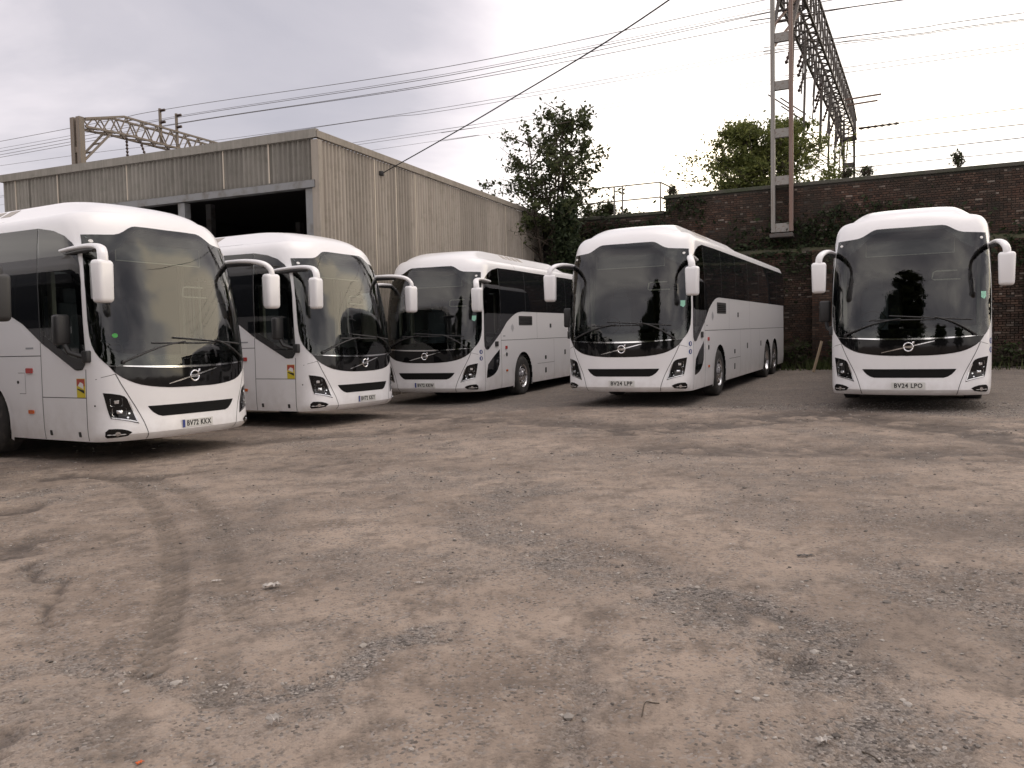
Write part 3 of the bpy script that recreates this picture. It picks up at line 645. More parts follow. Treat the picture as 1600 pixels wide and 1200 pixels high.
            for y, z in ((.40, 1.195), (.398, 1.045)):
                st = patch('round_sticker', circ(y, z, .050), fs, .003, .002, .05, P['blue'], root)
                patch('pictogram', [(y - .014, z - .03), (y + .014, z - .03), (y + .012, z + .03), (y - .012, z + .03)], fs, .0045, .001, .05, P['stickwhite'], st)
            for y, z, mm, r in ((1.84, 1.09, 'matte', .05), (1.70, 1.09, 'stickwhite', .035)): patch('filler_cap', circ(y, z, r), fs, .008, .008, .06, P[mm], root)
            patch('side_marker', rect(1.76, 1.87, 1.225, 1.30, .015), fs, .018, .018, .06, P['red'], root); patch('side_marker', rect(1.79, 1.88, .67, .72, .012), fs, .016, .016, .06, P['orange'], root)
            for y, z, a, b in ((4.6, .92, .08, .10), (4.6, .566, .07, .14), (6.25, 1.016, .07, .14), (5.04, 1.79, .08, .11), (8.3, 1.03, .07, .14)): patch('latch', rect(y - a / 2 - .02, y + a / 2 + .02, z - b / 2, z + b / 2, .012), fs, .006, .006, .08, P['matte'], root)
            # grey-blue sprig emblem made of short bars
            bm = bmesh.new()
            for k, hgt in enumerate((.07, .13, .17, .20, .17, .13, .07)): strip(bm, [(2.16 + k * .028, 1.74 - hgt / 2), (2.16 + k * .028, 1.74 + hgt / 2)], .012, fs, .0022, .3)
            stuff(bmobj('side_emblem', bm, P['markgrey'], root))
            patch('name_strip', rect(1.64, 1.78, 1.53, 1.555), fs, .0022, .001, .1, P['markgrey'], root)
        else:
            st = patch('warning_sticker', rect(.565, .745, .878, 1.130), fs, .0025, .001, .08, P['yellow'], root)
            patch('sticker_top', rect(.572, .738, 1.03, 1.124), fs, .0040, .001, .08, P['stickred'], st)
            patch('sticker_pictogram', [(.60, .99), (.715, 1.035), (.665, 1.085), (.60, 1.06)], fs, .0055, .001, .08, P['stickwhite'], st)
            patch('sticker_wedge', [(.585, .93), (.73, .985), (.73, 1.0), (.585, .975)], fs, .0040, .001, .08, P['platetext'], st)
            patch('side_marker', rect(1.72, 1.865, 1.20, 1.272, .015), fs, .018, .018, .06, P['red'], root); patch('side_marker', rect(1.73, 1.85, .636, .688, .012), fs, .016, .016, .06, P['orange'], root)
            for y, z in ((1.372, .385), (.736, .38)): patch('latch', rect(y - .025, y + .025, z - .035, z + .035, .008), fs, .006, .006, .08, P['matte'], root)
            patch('latch', circ(2.08, 1.075, .022, 10), fs, .006, .006, .08, P['matte'], root)
            for y, z in ((4.6, .92), (4.6, .566), (6.25, 1.016), (8.3, 1.03)): patch('latch', rect(y - .05, y + .05, z - .06, z + .06, .012), fs, .006, .006, .08, P['matte'], root)
            patch('name_strip', rect(1.68, 1.86, 1.535, 1.56), fs, .0022, .001, .1, P['markgrey'], root); patch('latch', circ(.41, .768, .012, 8), fs, .003, .003, .05, P['matte'], root)
        for k in range(4): patch('roof_vent', [(2.85 + .36 * k, 3.515), (3.10 + .36 * k, 3.515), (3.02 + .36 * k, 3.615), (2.77 + .36 * k, 3.615)], fs, .004, .006, .1, P['vent'], root)
        # ---- mirrors
        bm = bmesh.new(); path = lerp_path([(s * 1.245, .98, 2.835), (s * 1.275, .62, 2.85), (s * 1.315, .25, 2.845), (s * 1.37, -.02, 2.80), (s * 1.42, -.13, 2.71), (s * 1.432, -.15, 2.60)], 5)
        tube(bm, path, [.045 + .02 * min(1, 2 * k / len(path)) for k in range(len(path))], 10, .62)
        mr_ = bmobj('mirror', bm, P['paint'], root, True, 60)
        bm = bmesh.new(); vs = add_box(bm, (0, 0, 0), (.25, .17, .54)); 
        bmesh.ops.bevel(bm, geom=bm.edges[:], offset=.058, segments=4, affect='EDGES', profile=.55)
        for v in bm.verts: v.co.x *= 1 - .10 * (v.co.z < -.1) * 1.0; v.co.y -= .02 * (1 - (v.co.z / .27) ** 2)
        bmesh.ops.rotate(bm, verts=bm.verts, cent=(0, 0, 0), matrix=Matrix.Rotation(R(-s * 9), 3, 'Z')); bmesh.ops.translate(bm, vec=(s * 1.432, -.12, 2.365), verts=bm.verts)
        bmobj('mirror_housing', bm, P['paint'], mr_, True, 60)
        bm = bmesh.new(); add_box(bm, (s * 1.445, -.028, 2.365), (.19, .012, .44), Matrix.Rotation(R(-s * 9), 3, 'Z'), .004); bmobj('mirror_glass', bm, P['chrome'], mr_)
        bm = bmesh.new(); tube(bm, lerp_path([(s * 1.23, .95, 2.785), (s * 1.275, .58, 2.80), (s * 1.312, .28, 2.80), (s * 1.325, .16, 2.79)], 4), .036, 8, .9); bmobj('mirror_bracket', bm, P['matte'], mr_, True, 60)
        if s < 0:
            bm = bmesh.new(); add_box(bm, (-1.42, .80, 1.78), (.20, .13, .40), None, .035); lm = bmobj('lower_mirror', bm, P['matte'], root, True, 50)
            bm = bmesh.new(); tube(bm, [(-1.40, .78, 1.60), (-1.37, .72, 1.48), (-1.29, .56, 1.42)], .035, 6); add_box(bm, (-1.275, .50, 1.42), (.09, .12, .16), None, .02); bmobj('bracket', bm, P['matte'], lm, True, 50)
        # ---- wheels
        for yc in axles:
            drive = yc > 5 and yc == min(a for a in axles if a > 5)
            wroot = bmesh.new(); R0 = .505
            lathe_x(wroot, [(1.255, .30), (1.262, .36), (1.268, .43), (1.25, .485), (1.225, R0), (.98, R0), (.955, .48), (.945, .30)], 40, (0, yc, R0), s)
            whl = bmobj('wheel', wroot, P['rubber'], root, True, 40)
            bm = bmesh.new()
            if drive: prof = [(1.257, .302), (1.262, .29), (1.245, .275), (1.15, .255), (1.12, .20), (1.125, .15), (1.20, .13), (1.235, .10), (1.24, 0)]
            else: prof = [(1.257, .302), (1.262, .29), (1.245, .275), (1.215, .265), (1.235, .24), (1.262, .19), (1.265, .15), (1.255, .135), (1.275, .12), (1.285, .08), (1.287, 0)]
            lathe_x(bm, prof, 40, (0, yc, R0), s); rim = bmobj('rim', bm, P['alloy'], whl, True, 40)
            bm = bmesh.new()
            for k in range(10):
                t = 2 * math.pi * k / 10; rr = .222 if not drive else .225; xx = (1.252 if not drive else 1.14)
                lathe_x(bm, [(xx, 0), (xx, .024), (xx - .02, .026)], 10, (0, yc + rr * math.cos(t), R0 + rr * math.sin(t)), s)
            stuff(bmobj('rim_hole', bm, P['under'], rim))
            bm = bmesh.new()
            for k in range(10):
                t = 2 * math.pi * (k + .5) / 10; rr = .165; xx = 1.275 if not drive else 1.15
                lathe_x(bm, [(xx - .03, .014), (xx, .013), (xx + .004, 0)], 6, (0, yc + rr * math.cos(t), R0 + rr * math.sin(t)), s)
            stuff(bmobj('wheel_nut', bm, P['chrome'], rim))
            angs = np.linspace(R(-22), R(202), 29)
            ar = ring('wheel_arch', [(yc + (ARCH_R + .075) * math.cos(t), .5 + (ARCH_R + .075) * math.sin(t)) for t in angs], [(yc + ARCH_R * math.cos(t), .5 + ARCH_R * math.sin(t)) for t in angs], fs, .006, P['paint'], root, 1, 2, False)
            bm = bmesh.new(); A_ = [[bm.verts.new((s * x, yc + (ARCH_R + .01) * math.cos(t), .5 + (ARCH_R + .01) * math.sin(t))) for t in angs] for x in (1.272, .75)]
            for k in range(len(angs) - 1): bm.faces.new((A_[0][k], A_[0][k + 1], A_[1][k + 1], A_[1][k]))
            bm.faces.new(A_[1]); bmobj('arch_liner', bm, P['under'], ar)
    # ---- cab interior
    bm = bmesh.new()
    prof = [(.30, 1.05), (.30, 1.36), (.42, 1.42), (.75, 1.40), (.88, 1.30), (.90, 1.05)]
    for x0, x1 in ((-1.08, 1.08),):
        A_ = [bm.verts.new((x0, y + .16, z)) for y, z in prof]; B_ = [bm.verts.new((x1, y + .16, z)) for y, z in prof]; C_ = [bm.verts.new((0, y - .05, z)) for y, z in prof]
        for a, b in ((A_, C_), (C_, B_)):
            for k in range(len(prof)): bm.faces.new((a[k], a[(k + 1) % len(prof)], b[(k + 1) % len(prof)], b[k]))
        bm.faces.new(A_); bm.faces.new(B_[::-1])
    dash = bmobj('dashboard', bm, P['dash'], root)
    bm = bmesh.new(); cx = Vector((-.62, 1.05, 1.58)); rot = Matrix.Rotation(R(52), 3, 'X')
    tube(bm, [cx + rot @ Vector((.23 * math.cos(t), .23 * math.sin(t), 0)) for t in np.linspace(0, 2 * math.pi, 29)], .018, 6, 1., False)
    tube(bm, [cx + rot @ Vector((-.22, 0, 0)), cx + rot @ Vector((.22, 0, 0))], .02, 6); tube(bm, [cx, (-.62, .85, 1.25)], .035, 6); bmobj('steering_wheel', bm, P['matte'], dash, True, 50)
    def seat(x, y, z, m_, nm='seat'):
        bm = bmesh.new(); add_box(bm, (x, y, z + .12), (.50, .50, .16), None, .05); add_box(bm, (x, y + .26, z + .52), (.48, .16, .80), Matrix.Rotation(0, 3, 'X'), .05); add_box(bm, (x, y + .27, z + 1.02), (.28, .12, .22), None, .04); return bmobj(nm, bm, m_, root, True, 45)
    seat(-.62, 1.55, 1.28, P['seat'], 'driver_seat')
    for y in (2.75, 3.55, 4.35, 5.15):
        for x in (-.98, -.48, .48, .98): seat(x * .92, y, 1.45, P['seat'])
    bm = bmesh.new(); add_box(bm, (0, .70, 2.86), (1.42, .14, .27), None, .02); sb = bmobj('destination_display', bm, P['dash'], root)
    bm = bmesh.new()
    for c, q in (((0, .622, 2.735), (1.42, .012, .012)), ((-.705, .622, 2.86), (.012, .012, .25)), ((.705, .622, 2.86), (.012, .012, .25))): add_box(bm, c, q)
    bmobj('display_frame', bm, P['trim'], sb)
    bm = bmesh.new(); tube(bm, [(.75, .62, 2.42), (.42, .62, 2.42), (.38, .62, 2.40), (.36, .62, 2.29), (.40, .62, 2.27), (.80, .62, 2.27)], .012, 6); bmobj('interior_mirror_frame', bm, P['trim'], root)
    bm = bmesh.new(); add_box(bm, (-1.12, 1.45, 2.1), (.06, .10, 1.5)); add_box(bm, (1.12, 1.56, 1.95), (.05, .08, 1.8)); bmobj('cab_pillar', bm, P['trim'], root)
    return root
PROTO2 = make_coach(12.35, (2.94, 9.15), 'coach'); PROTO3 = make_coach(13.05, (2.94, 9.42, 10.80), 'coach')
def sticker_set(root, kind):
    """marks on the glass that not every coach carries"""
    scr = [c for c in root.children if c.name.split('.')[0] == 'windscreen'][0]
    if kind == 'green': patch('round_sticker', circ(-1.05, 1.69, .030), fmap_front, .0095, .001, .05, M['green'], scr)
    elif kind == 'mint': patch('permit_sticker', [(1.09, 1.93), (1.14, 1.90), (1.165, 1.94), (1.165, 2.03), (1.09, 2.03)], fmap_front, .0095, .001, .05, M['mint'], scr)
def number_text(root, s, band):
    pl = [c for c in root.children if c.name.split('.')[0] == 'number_plate'][0]
    o = text_mesh('plate_characters', s, .104, M['platetext'], pl, Matrix.Identity(4), .0012, 1., .0030)
    xs_ = [v.co.x for v in o.data.vertices]; ys_ = [v.co.y for v in o.data.vertices]; tw = .42 if band else .44
    o.data.transform(Matrix.Translation((.022 if band else 0, -.0533, .4545)) @ Matrix.Rotation(R(90), 4, 'X') @ Matrix.Diagonal((tw / (max(xs_) - min(xs_)), .080 / (max(ys_) - min(ys_)), 1, 1)) @ Matrix.Translation((-(max(xs_) + min(xs_)) / 2, -(max(ys_) + min(ys_)) / 2, 0)))
    if band:
        bm = bmesh.new(); add_box(bm, (-.240, -.0530, .4545), (.040, .0015, .108)); bmobj('plate_band', bm, M['blue'], pl)
SPEC = [
    (PROTO2, COACH[0], 'BV72 KKX', True, 'white coach in front of the shed showing its cab side, plate BV72 KKX', 'green', 0),
    (None, COACH[1], 'BV72 KKY', True, 'white coach parked alongside coach BV72 KKX, plate BV72 KKY', 'mint2', 0),
    (None, COACH[2], 'BV72 KKW', True, 'white two-axle coach beside the corrugated shed wall, plate BV72 KKW', 'mint', .7),
    (PROTO3, COACH[3], 'BV24 LPP', False, 'white three-axle coach showing its door side, plate BV24 LPP', 'mint', .7),
    (None, COACH[4], 'BV24 LPO', False, 'white coach facing out from the brick wall by itself, plate BV24 LPO', 'mint', .7),
    (None, (-6.56, 8.05, 61.0, -.34), None, False, 'dark mirrored coach beside BV72 KKX, only its mirror edge in sight', None, 0)]
todo = []
for i, (proto, (x, y, yaw, z), plate, band, label, stk, tilt) in enumerate(SPEC):
    if proto is None: proto = copy_tree(PROTO2 if i in (1, 2, 5) else PROTO3)
    todo.append((proto, x, y, yaw, z, plate, band, label, stk, tilt))
for proto, x, y, yaw, z, plate, band, label, stk, tilt in todo:
    proto.location = (x, y, z); proto.rotation_mode = 'XYZ'; proto.rotation_euler = (R(tilt), 0, R(yaw)); tag(proto, label, 'coach', 'coaches parked in the yard')
    if plate: number_text(proto, plate, band); sticker_set(proto, stk)
    else:
        for c in proto.children:
            if c.name.startswith('mirror'):
                for q_ in [c] + list(c.children):
                    if q_.material_slots and q_.material_slots[0].material == M['paint']: q_.material_slots[0].link = 'OBJECT'; q_.material_slots[0].material = M['matte']
# ================================================================== MATERIALS OF THE SETTING
def clad_mat(name, base, dark, seam_rust=.4):
    m = bpy.data.materials.new(name); m.use_nodes = True; t = m.node_tree; b = t.nodes['Principled BSDF']; b.inputs['Roughness'].default_value = .85; b.inputs['Specular IOR Level'].default_value = .2
    nn = t.nodes.new; lk = t.links.new; tcn = nn('ShaderNodeTexCoord'); oi = nn('ShaderNodeObjectInfo')
    ad_ = nn('ShaderNodeVectorMath'); ad_.operation = 'ADD'; lk(tcn.outputs['Object'], ad_.inputs[0])
    cb = nn('ShaderNodeCombineXYZ'); mu = nn('ShaderNodeMath'); mu.operation = 'MULTIPLY'; mu.inputs[1].default_value = 50; lk(oi.outputs['Random'], mu.inputs[0]); lk(mu.outputs[0], cb.inputs[0]); lk(cb.outputs[0], ad_.inputs[1])
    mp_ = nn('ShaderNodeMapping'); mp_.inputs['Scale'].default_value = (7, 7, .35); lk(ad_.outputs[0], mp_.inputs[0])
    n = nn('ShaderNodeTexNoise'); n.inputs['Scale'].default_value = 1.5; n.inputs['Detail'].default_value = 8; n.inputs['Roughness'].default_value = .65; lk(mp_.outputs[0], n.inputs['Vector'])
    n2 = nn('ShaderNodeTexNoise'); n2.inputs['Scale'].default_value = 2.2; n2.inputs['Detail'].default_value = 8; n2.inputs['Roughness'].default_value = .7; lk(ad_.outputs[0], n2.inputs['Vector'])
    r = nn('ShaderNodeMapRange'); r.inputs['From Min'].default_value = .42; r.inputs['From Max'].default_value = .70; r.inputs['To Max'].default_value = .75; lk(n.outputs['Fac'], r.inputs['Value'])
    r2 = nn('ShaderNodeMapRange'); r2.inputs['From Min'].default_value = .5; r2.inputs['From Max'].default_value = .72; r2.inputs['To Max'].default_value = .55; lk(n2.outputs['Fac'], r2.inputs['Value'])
    x = nn('ShaderNodeMix'); x.data_type = 'RGBA'; x.inputs['A'].default_value = (*base, 1); x.inputs['B'].default_value = (*dark, 1); lk(r.outputs[0], x.inputs['Factor'])
    x2 = nn('ShaderNodeMix'); x2.data_type = 'RGBA'; x2.inputs['B'].default_value = (dark[0] * .75, dark[1] * .8, dark[2] * .75, 1); lk(x.outputs['Result'], x2.inputs['A']); lk(r2.outputs[0], x2.inputs['Factor'])
    hs = nn('ShaderNodeHueSaturation'); vv = nn('ShaderNodeMapRange'); vv.inputs['To Min'].default_value = .82; vv.inputs['To Max'].default_value = 1.12; lk(oi.outputs['Random'], vv.inputs['Value']); lk(vv.outputs[0], hs.inputs['Value']); lk(x2.outputs['Result'], hs.inputs['Color']); lk(hs.outputs[0], b.inputs['Base Color'])
    bp = nn('ShaderNodeBump'); bp.inputs['Strength'].default_value = .3; bp.inputs['Distance'].default_value = .01; lk(n2.outputs['Fac'], bp.inputs['Height']); lk(bp.outputs[0], b.inputs['Normal'])
    return m
def brick_mat():
    m = bpy.data.materials.new('old_brick'); m.use_nodes = True; t = m.node_tree; b = t.nodes['Principled BSDF']; b.inputs['Roughness'].default_value = .92; b.inputs['Specular IOR Level'].default_value = .2
    nn = t.nodes.new; lk = t.links.new; tcn = nn('ShaderNodeTexCoord'); g = nn('ShaderNodeNewGeometry'); oi = nn('ShaderNodeObjectInfo')
    a = nn('ShaderNodeMath'); a.operation = 'ADD'; lk(g.outputs['Random Per Island'], a.inputs[0]); lk(oi.outputs['Random'], a.inputs[1]); fr = nn('ShaderNodeMath'); fr.operation = 'FRACT'; lk(a.outputs[0], fr.inputs[0])
    cr_ = nn('ShaderNodeValToRGB'); e = cr_.color_ramp.elements; e[0].color = (.040, .030, .026, 1); e[1].color = (.098, .056, .041, 1); e[1].position = .55
    for p_, c in ((.75, (.075, .052, .042, 1)), (.93, (.125, .082, .062, 1)), (.992, (.26, .22, .19, 1))): q_ = e.new(p_); q_.color = c
    lk(fr.outputs[0], cr_.inputs[0])
    n = nn('ShaderNodeTexNoise'); n.inputs['Scale'].default_value = .9; n.inputs['Detail'].default_value = 8; n.inputs['Roughness'].default_value = .65; lk(g.outputs['Position'], n.inputs['Vector'])
    r = nn('ShaderNodeMapRange'); r.inputs['From Min'].default_value = .40; r.inputs['From Max'].default_value = .66; r.inputs['To Max'].default_value = .85; lk(n.outputs['Fac'], r.inputs['Value'])
    x = nn('ShaderNodeMix'); x.data_type = 'RGBA'; x.inputs['B'].default_value = (.034, .031, .026, 1); lk(cr_.outputs[0], x.inputs['A']); lk(r.outputs[0], x.inputs['Factor']); lk(x.outputs['Result'], b.inputs['Base Color'])
    n2 = nn('ShaderNodeTexNoise'); n2.inputs['Scale'].default_value = 45; lk(g.outputs['Position'], n2.inputs['Vector']); bp = nn('ShaderNodeBump'); bp.inputs['Strength'].default_value = .5; bp.inputs['Distance'].default_value = .01; lk(n2.outputs['Fac'], bp.inputs['Height']); lk(bp.outputs[0], b.inputs['Normal'])
    return m
def leaf_mat(name, c0, c1):
    m = bpy.data.materials.new(name); m.use_nodes = True; t = m.node_tree; b = t.nodes['Principled BSDF']; b.inputs['Roughness'].default_value = .6; b.inputs['Specular IOR Level'].default_value = .25
    g = t.nodes.new('ShaderNodeNewGeometry'); cr_ = t.nodes.new('ShaderNodeValToRGB'); cr_.color_ramp.elements[0].color = (*c0, 1); cr_.color_ramp.elements[1].color = (*c1, 1)
    t.links.new(g.outputs['Random Per Island'], cr_.inputs[0]); t.links.new(cr_.outputs[0], b.inputs['Base Color'])
    tl = t.nodes.new('ShaderNodeBsdfTranslucent'); t.links.new(cr_.outputs[0], tl.inputs['Color']); mxs = t.nodes.new('ShaderNodeMixShader'); mxs.inputs[0].default_value = .35
    o = t.nodes['Material Output']; t.links.new(b.outputs[0], mxs.inputs[1]); t.links.new(tl.outputs[0], mxs.inputs[2]); t.links.new(mxs.outputs[0], o.inputs[0])
    return m
BR = brick_mat()
MO = mat('old_mortar', (.058, .050, .044), .95, bump=(30, .5, .01), var=(1.1, (.035, .033, .027), .42, .66))
STONE = mat('coping_stone', (.075, .070, .060), .9, bump=(20, .5, .01), var=(2.5, (.05, .058, .035), .4, .65))
MOSS = mat('mossy_ledge', (.060, .062, .030), .95, bump=(25, .8, .02), var=(3, (.045, .040, .030), .4, .65))
GALV = mat('weathered_steel', (.26, .25, .235), .6, .3, var=(6, (.17, .12, .09), .52, .72))
RUST = mat('rusty_steel', (.20, .13, .105), .75, .2, var=(5, (.25, .22, .20), .45, .7))
STEELD = mat('dark_gantry_steel', (.085, .078, .074), .65, .25, var=(5, (.10, .068, .05), .48, .7))
TANST = mat('tan_painted_steel', (.19, .165, .14), .7, .1, var=(3, (.20, .15, .11), .45, .7))
GREYP = mat('grey_frame_paint', (.20, .205, .21), .7, var=(4, (.13, .12, .11), .48, .7))
INS = mat('brown_insulator', (.05, .03, .025), .3)
WIRE = mat('wire_copper', (.09, .08, .075), .6)
BARK = mat('bark', (.07, .055, .042), .95, bump=(12, .8, .03))
CLADF = clad_mat('cladding_front_shaded', (.245, .232, .208), (.165, .155, .136)); CLADS = clad_mat('cladding_side_lit', (.345, .310, .268), (.250, .218, .184))  # same sheets: side wall's stronger light painted in as a paler, warmer colour
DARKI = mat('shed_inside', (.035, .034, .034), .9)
WOOD = mat('bare_timber', (.42, .33, .23), .8, bump=(20, .3, .01))

# ================================================================== SHED
SD = R(23.4)
sa = np.array([math.sin(SD), math.cos(SD), 0]); sf = np.array([-math.cos(SD), math.sin(SD), 0])        # along the side wall / along the front
c0 = on_plane(495, 245, (0, 19.4, 0), np.array([0, 1., 0])); CX, CY = c0[0], c0[1]
zc = lambda u, v, n, p0: on_plane(u, v, p0, n)[2]
SH_TOP = on_plane(495, 206, (CX, CY, 0), np.array([0, 1., 0]))[2]; LINT = on_plane(488, 291, (CX, CY, 0), np.array([0, 1., 0]))[2]
SL, FL, SLOPE = 15.2, 10.8, .0
shed = empty('storage_shed', (CX, CY, 0.0), 0); shed.matrix_world = Matrix(((sa[0], sf[0], 0, CX), (sa[1], sf[1], 0, CY), (0, 0, 1, float(gz(CX, CY)) - .05), (0, 0, 0, 1)))   # local x = along the side, y = along the front
ZB = shed.matrix_world.translation.z; HT = SH_TOP - ZB; HL_ = LINT - ZB
tag(shed, 'open-fronted grey shed clad in tall corrugated sheets', 'shed')
PITCHC = .148
def sheet_mesh(width, h, amp=.026):
    n = int(round(width / PITCHC * 8)); V = []; Fc = []
    for i in range(n + 1):
        a = width * i / n; d = amp * math.tanh(1.6 * math.cos(2 * math.pi * a / PITCHC)) / math.tanh(1.6)
        V += [(a, d, 0), (a, d, h)]
    for i in range(n): Fc.append((2 * i, 2 * i + 2, 2 * i + 3, 2 * i + 1))
    me = bpy.data.meshes.new('cladding_sheet'); me.from_pydata(V, [], Fc); me.polygons.foreach_set('use_smooth', [True] * len(me.polygons)); me.update(); return me
SW = PITCHC * 7
sm_side = sheet_mesh(SW + .03, HT - .16); sm_front = sheet_mesh(SW + .03, HT - HL_ - .30)
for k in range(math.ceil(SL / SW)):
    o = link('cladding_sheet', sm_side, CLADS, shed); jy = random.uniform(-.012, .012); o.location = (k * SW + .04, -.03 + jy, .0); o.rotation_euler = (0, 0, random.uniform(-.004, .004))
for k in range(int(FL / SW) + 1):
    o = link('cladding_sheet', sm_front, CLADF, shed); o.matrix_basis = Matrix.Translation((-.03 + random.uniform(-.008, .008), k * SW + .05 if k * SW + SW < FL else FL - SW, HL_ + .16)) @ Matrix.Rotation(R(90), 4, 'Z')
bm = bmesh.new(); add_box(bm, (SL / 2, -.06, HT - .07), (SL + .2, .10, .16)); bmobj('side_eave_flashing', bm, CLADS, shed)
bm = bmesh.new(); add_box(bm, (-.07, FL / 2, HT - .05), (.12, FL + .16, .20)); bmobj('front_eave_flashing', bm, CLADF, shed)
bm = bmesh.new(); add_box(bm, (-.075, -.02, HT / 2 - .08), (.06, .20, HT - .22)); add_box(bm, (-.01, -.085, HT / 2 - .08), (.16, .05, HT - .22)); bmobj('corner_trim', bm, CLADS, shed)
bm = bmesh.new(); add_box(bm, (-.03, FL / 2, HL_ + .05), (.22, FL, .17)); bmobj('lintel', bm, GREYP, shed)
for y_ in (.18, 4.15, 8.1, FL - .12):
    bm = bmesh.new(); add_box(bm, (0.02, y_, HL_ / 2 - .04), (.20, .22, HL_ - .02)); bmobj('front_post', bm, GREYP, shed)
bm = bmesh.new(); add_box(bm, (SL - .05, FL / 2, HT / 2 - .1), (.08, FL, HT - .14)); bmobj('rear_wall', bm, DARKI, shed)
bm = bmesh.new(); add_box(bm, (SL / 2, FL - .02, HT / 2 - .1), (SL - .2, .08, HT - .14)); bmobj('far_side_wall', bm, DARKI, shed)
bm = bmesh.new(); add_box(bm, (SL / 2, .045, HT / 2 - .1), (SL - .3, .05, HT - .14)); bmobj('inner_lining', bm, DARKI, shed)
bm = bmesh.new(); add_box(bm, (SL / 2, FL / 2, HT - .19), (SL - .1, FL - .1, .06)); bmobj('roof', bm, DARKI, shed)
for x_ in (4.5, 9.):
    for y_ in (3.0, 7.5):
        bm = bmesh.new(); add_box(bm, (x_, y_, HT / 2 - .2), (.2, .2, HT - .4)); bmobj('inner_post', bm, GREYP, shed)
for x_, w_ in ((2.35, .012), (3.4, .012), (4.45, .010), (10.8, .01), (12.3, .012), (13.4, .012)):
    bm = bmesh.new(); add_box(bm, (x_, -.064, HT / 2 - .1), (w_ * 3, .02, HT - .2)); bmobj('joint_cover', bm, mat('pale_joint', (.52, .46, .38), .8) if 'pale_joint' not in bpy.data.materials else bpy.data.materials['pale_joint'], shed)
for y_ in (1.35, 2.75, 6.0, 8.6, 10.3):
    bm = bmesh.new(); add_box(bm, (-.062, y_, (HT + HL_) / 2 + .03), (.02, .03, HT - HL_ - .3)); bmobj('joint_cover', bm, bpy.data.materials['pale_joint'], shed)

# ================================================================== RAILWAY WALL
W0 = np.array([9.75, 28.4, 0.]); WROT = Matrix(((AX[0], NX[0], 0, W0[0]), (AX[1], NX[1], 0, W0[1]), (0, 0, 1, 0), (0, 0, 0, 1)))   # local x along the wall, y into the bank
def wall_at(u, v): return on_plane(u, v, W0, NX)
def wloc(p): d = np.array(p) - W0; return np.array([d @ AX, d @ NX, p[2]])
WT = wloc(on_plane(1300, 286, W0 + .3 * NX, NX))[2]; LT = wloc(wall_at(965, 338))[2]; LEDGE = wloc(wall_at(1570, 372))[2]; SPLIT = wloc(wall_at(1036, 320))[0]
wall = empty('railway_wall', (0, 0, 0)); wall.matrix_world = WROT; tag(wall, 'tall dark brick retaining wall carrying the railway behind the coaches', 'wall')
bm = bmesh.new(); add_box(bm, (-10, .56, LEDGE / 2 - .25), (76, 1.0, LEDGE + .5)); add_box(bm, ((28 + SPLIT) / 2, .86, (LEDGE + WT) / 2), (28 - SPLIT, 1.0, WT - LEDGE)); add_box(bm, ((SPLIT - 48) / 2, .86, (LEDGE + LT) / 2), (SPLIT + 48, 1.0, LT - LEDGE - .01))
PIERS = [(.66, 1.42), (7.0, 8.0), (-7.2, -6.4)]
for a, b in PIERS: add_box(bm, ((a + b) / 2, -.09, LEDGE / 2 - .25), (b - a - .02, .30, LEDGE + .46))
bmobj('mortar_core', bm, MO, wall)
bm = bmesh.new(); add_box(bm, ((28 + SPLIT) / 2, .80, WT + .06), (28 - SPLIT + .1, 1.06, .13), None, .02); bmobj('coping', bm, STONE, wall)
bm = bmesh.new(); add_box(bm, ((SPLIT - 48) / 2, .80, LT + .05), (SPLIT + 48 - .1, 1.06, .12), None, .02); bmobj('coping', bm, STONE, wall)
bm = bmesh.new()
V = []; Fc = []
for i in range(121):
    x_ = -12 + 24 * i / 120; h_ = .05 + .07 * float(fbm(np.array(x_ * 2.), np.array(3.), 3)); V += [(x_, .03, LEDGE - .02), (x_, .10, LEDGE + h_), (x_, .40, LEDGE + .12 + h_)]
    if i: k = 3 * i; Fc += [(k - 3, k, k + 1, k - 2), (k - 2, k + 1, k + 2, k - 1)]
bm.free(); pymesh('ledge', V, Fc, MOSS, wall, True)
# bricks: stretchers and headers, each its own block standing proud of the mortar
BL, BH, JT = .225, .065, .011
bricks = []                                                       # x, y(front), z, length
def course(x0, x1, z, y, k):
    x = x0 - (0 if k % 2 else BL / 2) ; i = 0
    while x < x1 - .03:
        l = BL if k % 3 else .108
        a = max(x, x0); b = min(x + l, x1)
        if b - a > .04: bricks.append(((a + b) / 2, y, z, b - a - JT))
        x += l; i += 1
nco = int(WT / (BH + JT)) + 1
zb0 = float(gz(W0[0], W0[1])) - .05
for k in range(nco):
    z = zb0 + .05 + k * (BH + JT)
    if z < LEDGE - .05:
        xs_ = -8.6
        for a, b in sorted(PIERS) + [(9.0, 9.0)]:
            if a > xs_: course(xs_, min(a, 9.), z, .0, k)
            if b > a: course(a, b, z, -.26, k)
            xs_ = b
    elif z < (LT if False else WT) - .03:
        course(SPLIT, 9.0, z, .34, k)
        if z < LT - .03: course(-8.6, SPLIT, z, .34, k)
def brick_verts(l, h, d):
    c = .006; return [(-l / 2, 0.05, -h / 2), (l / 2, .05, -h / 2), (l / 2, .05, h / 2), (-l / 2, .05, h / 2), (-l / 2 + c, -d, -h / 2 + c), (l / 2 - c, -d, -h / 2 + c), (l / 2 - c, -d, h / 2 - c), (-l / 2 + c, -d, h / 2 - c)]
BF = [(4, 5, 6, 7), (0, 1, 5, 4), (1, 2, 6, 5), (2, 3, 7, 6), (3, 0, 4, 7)]
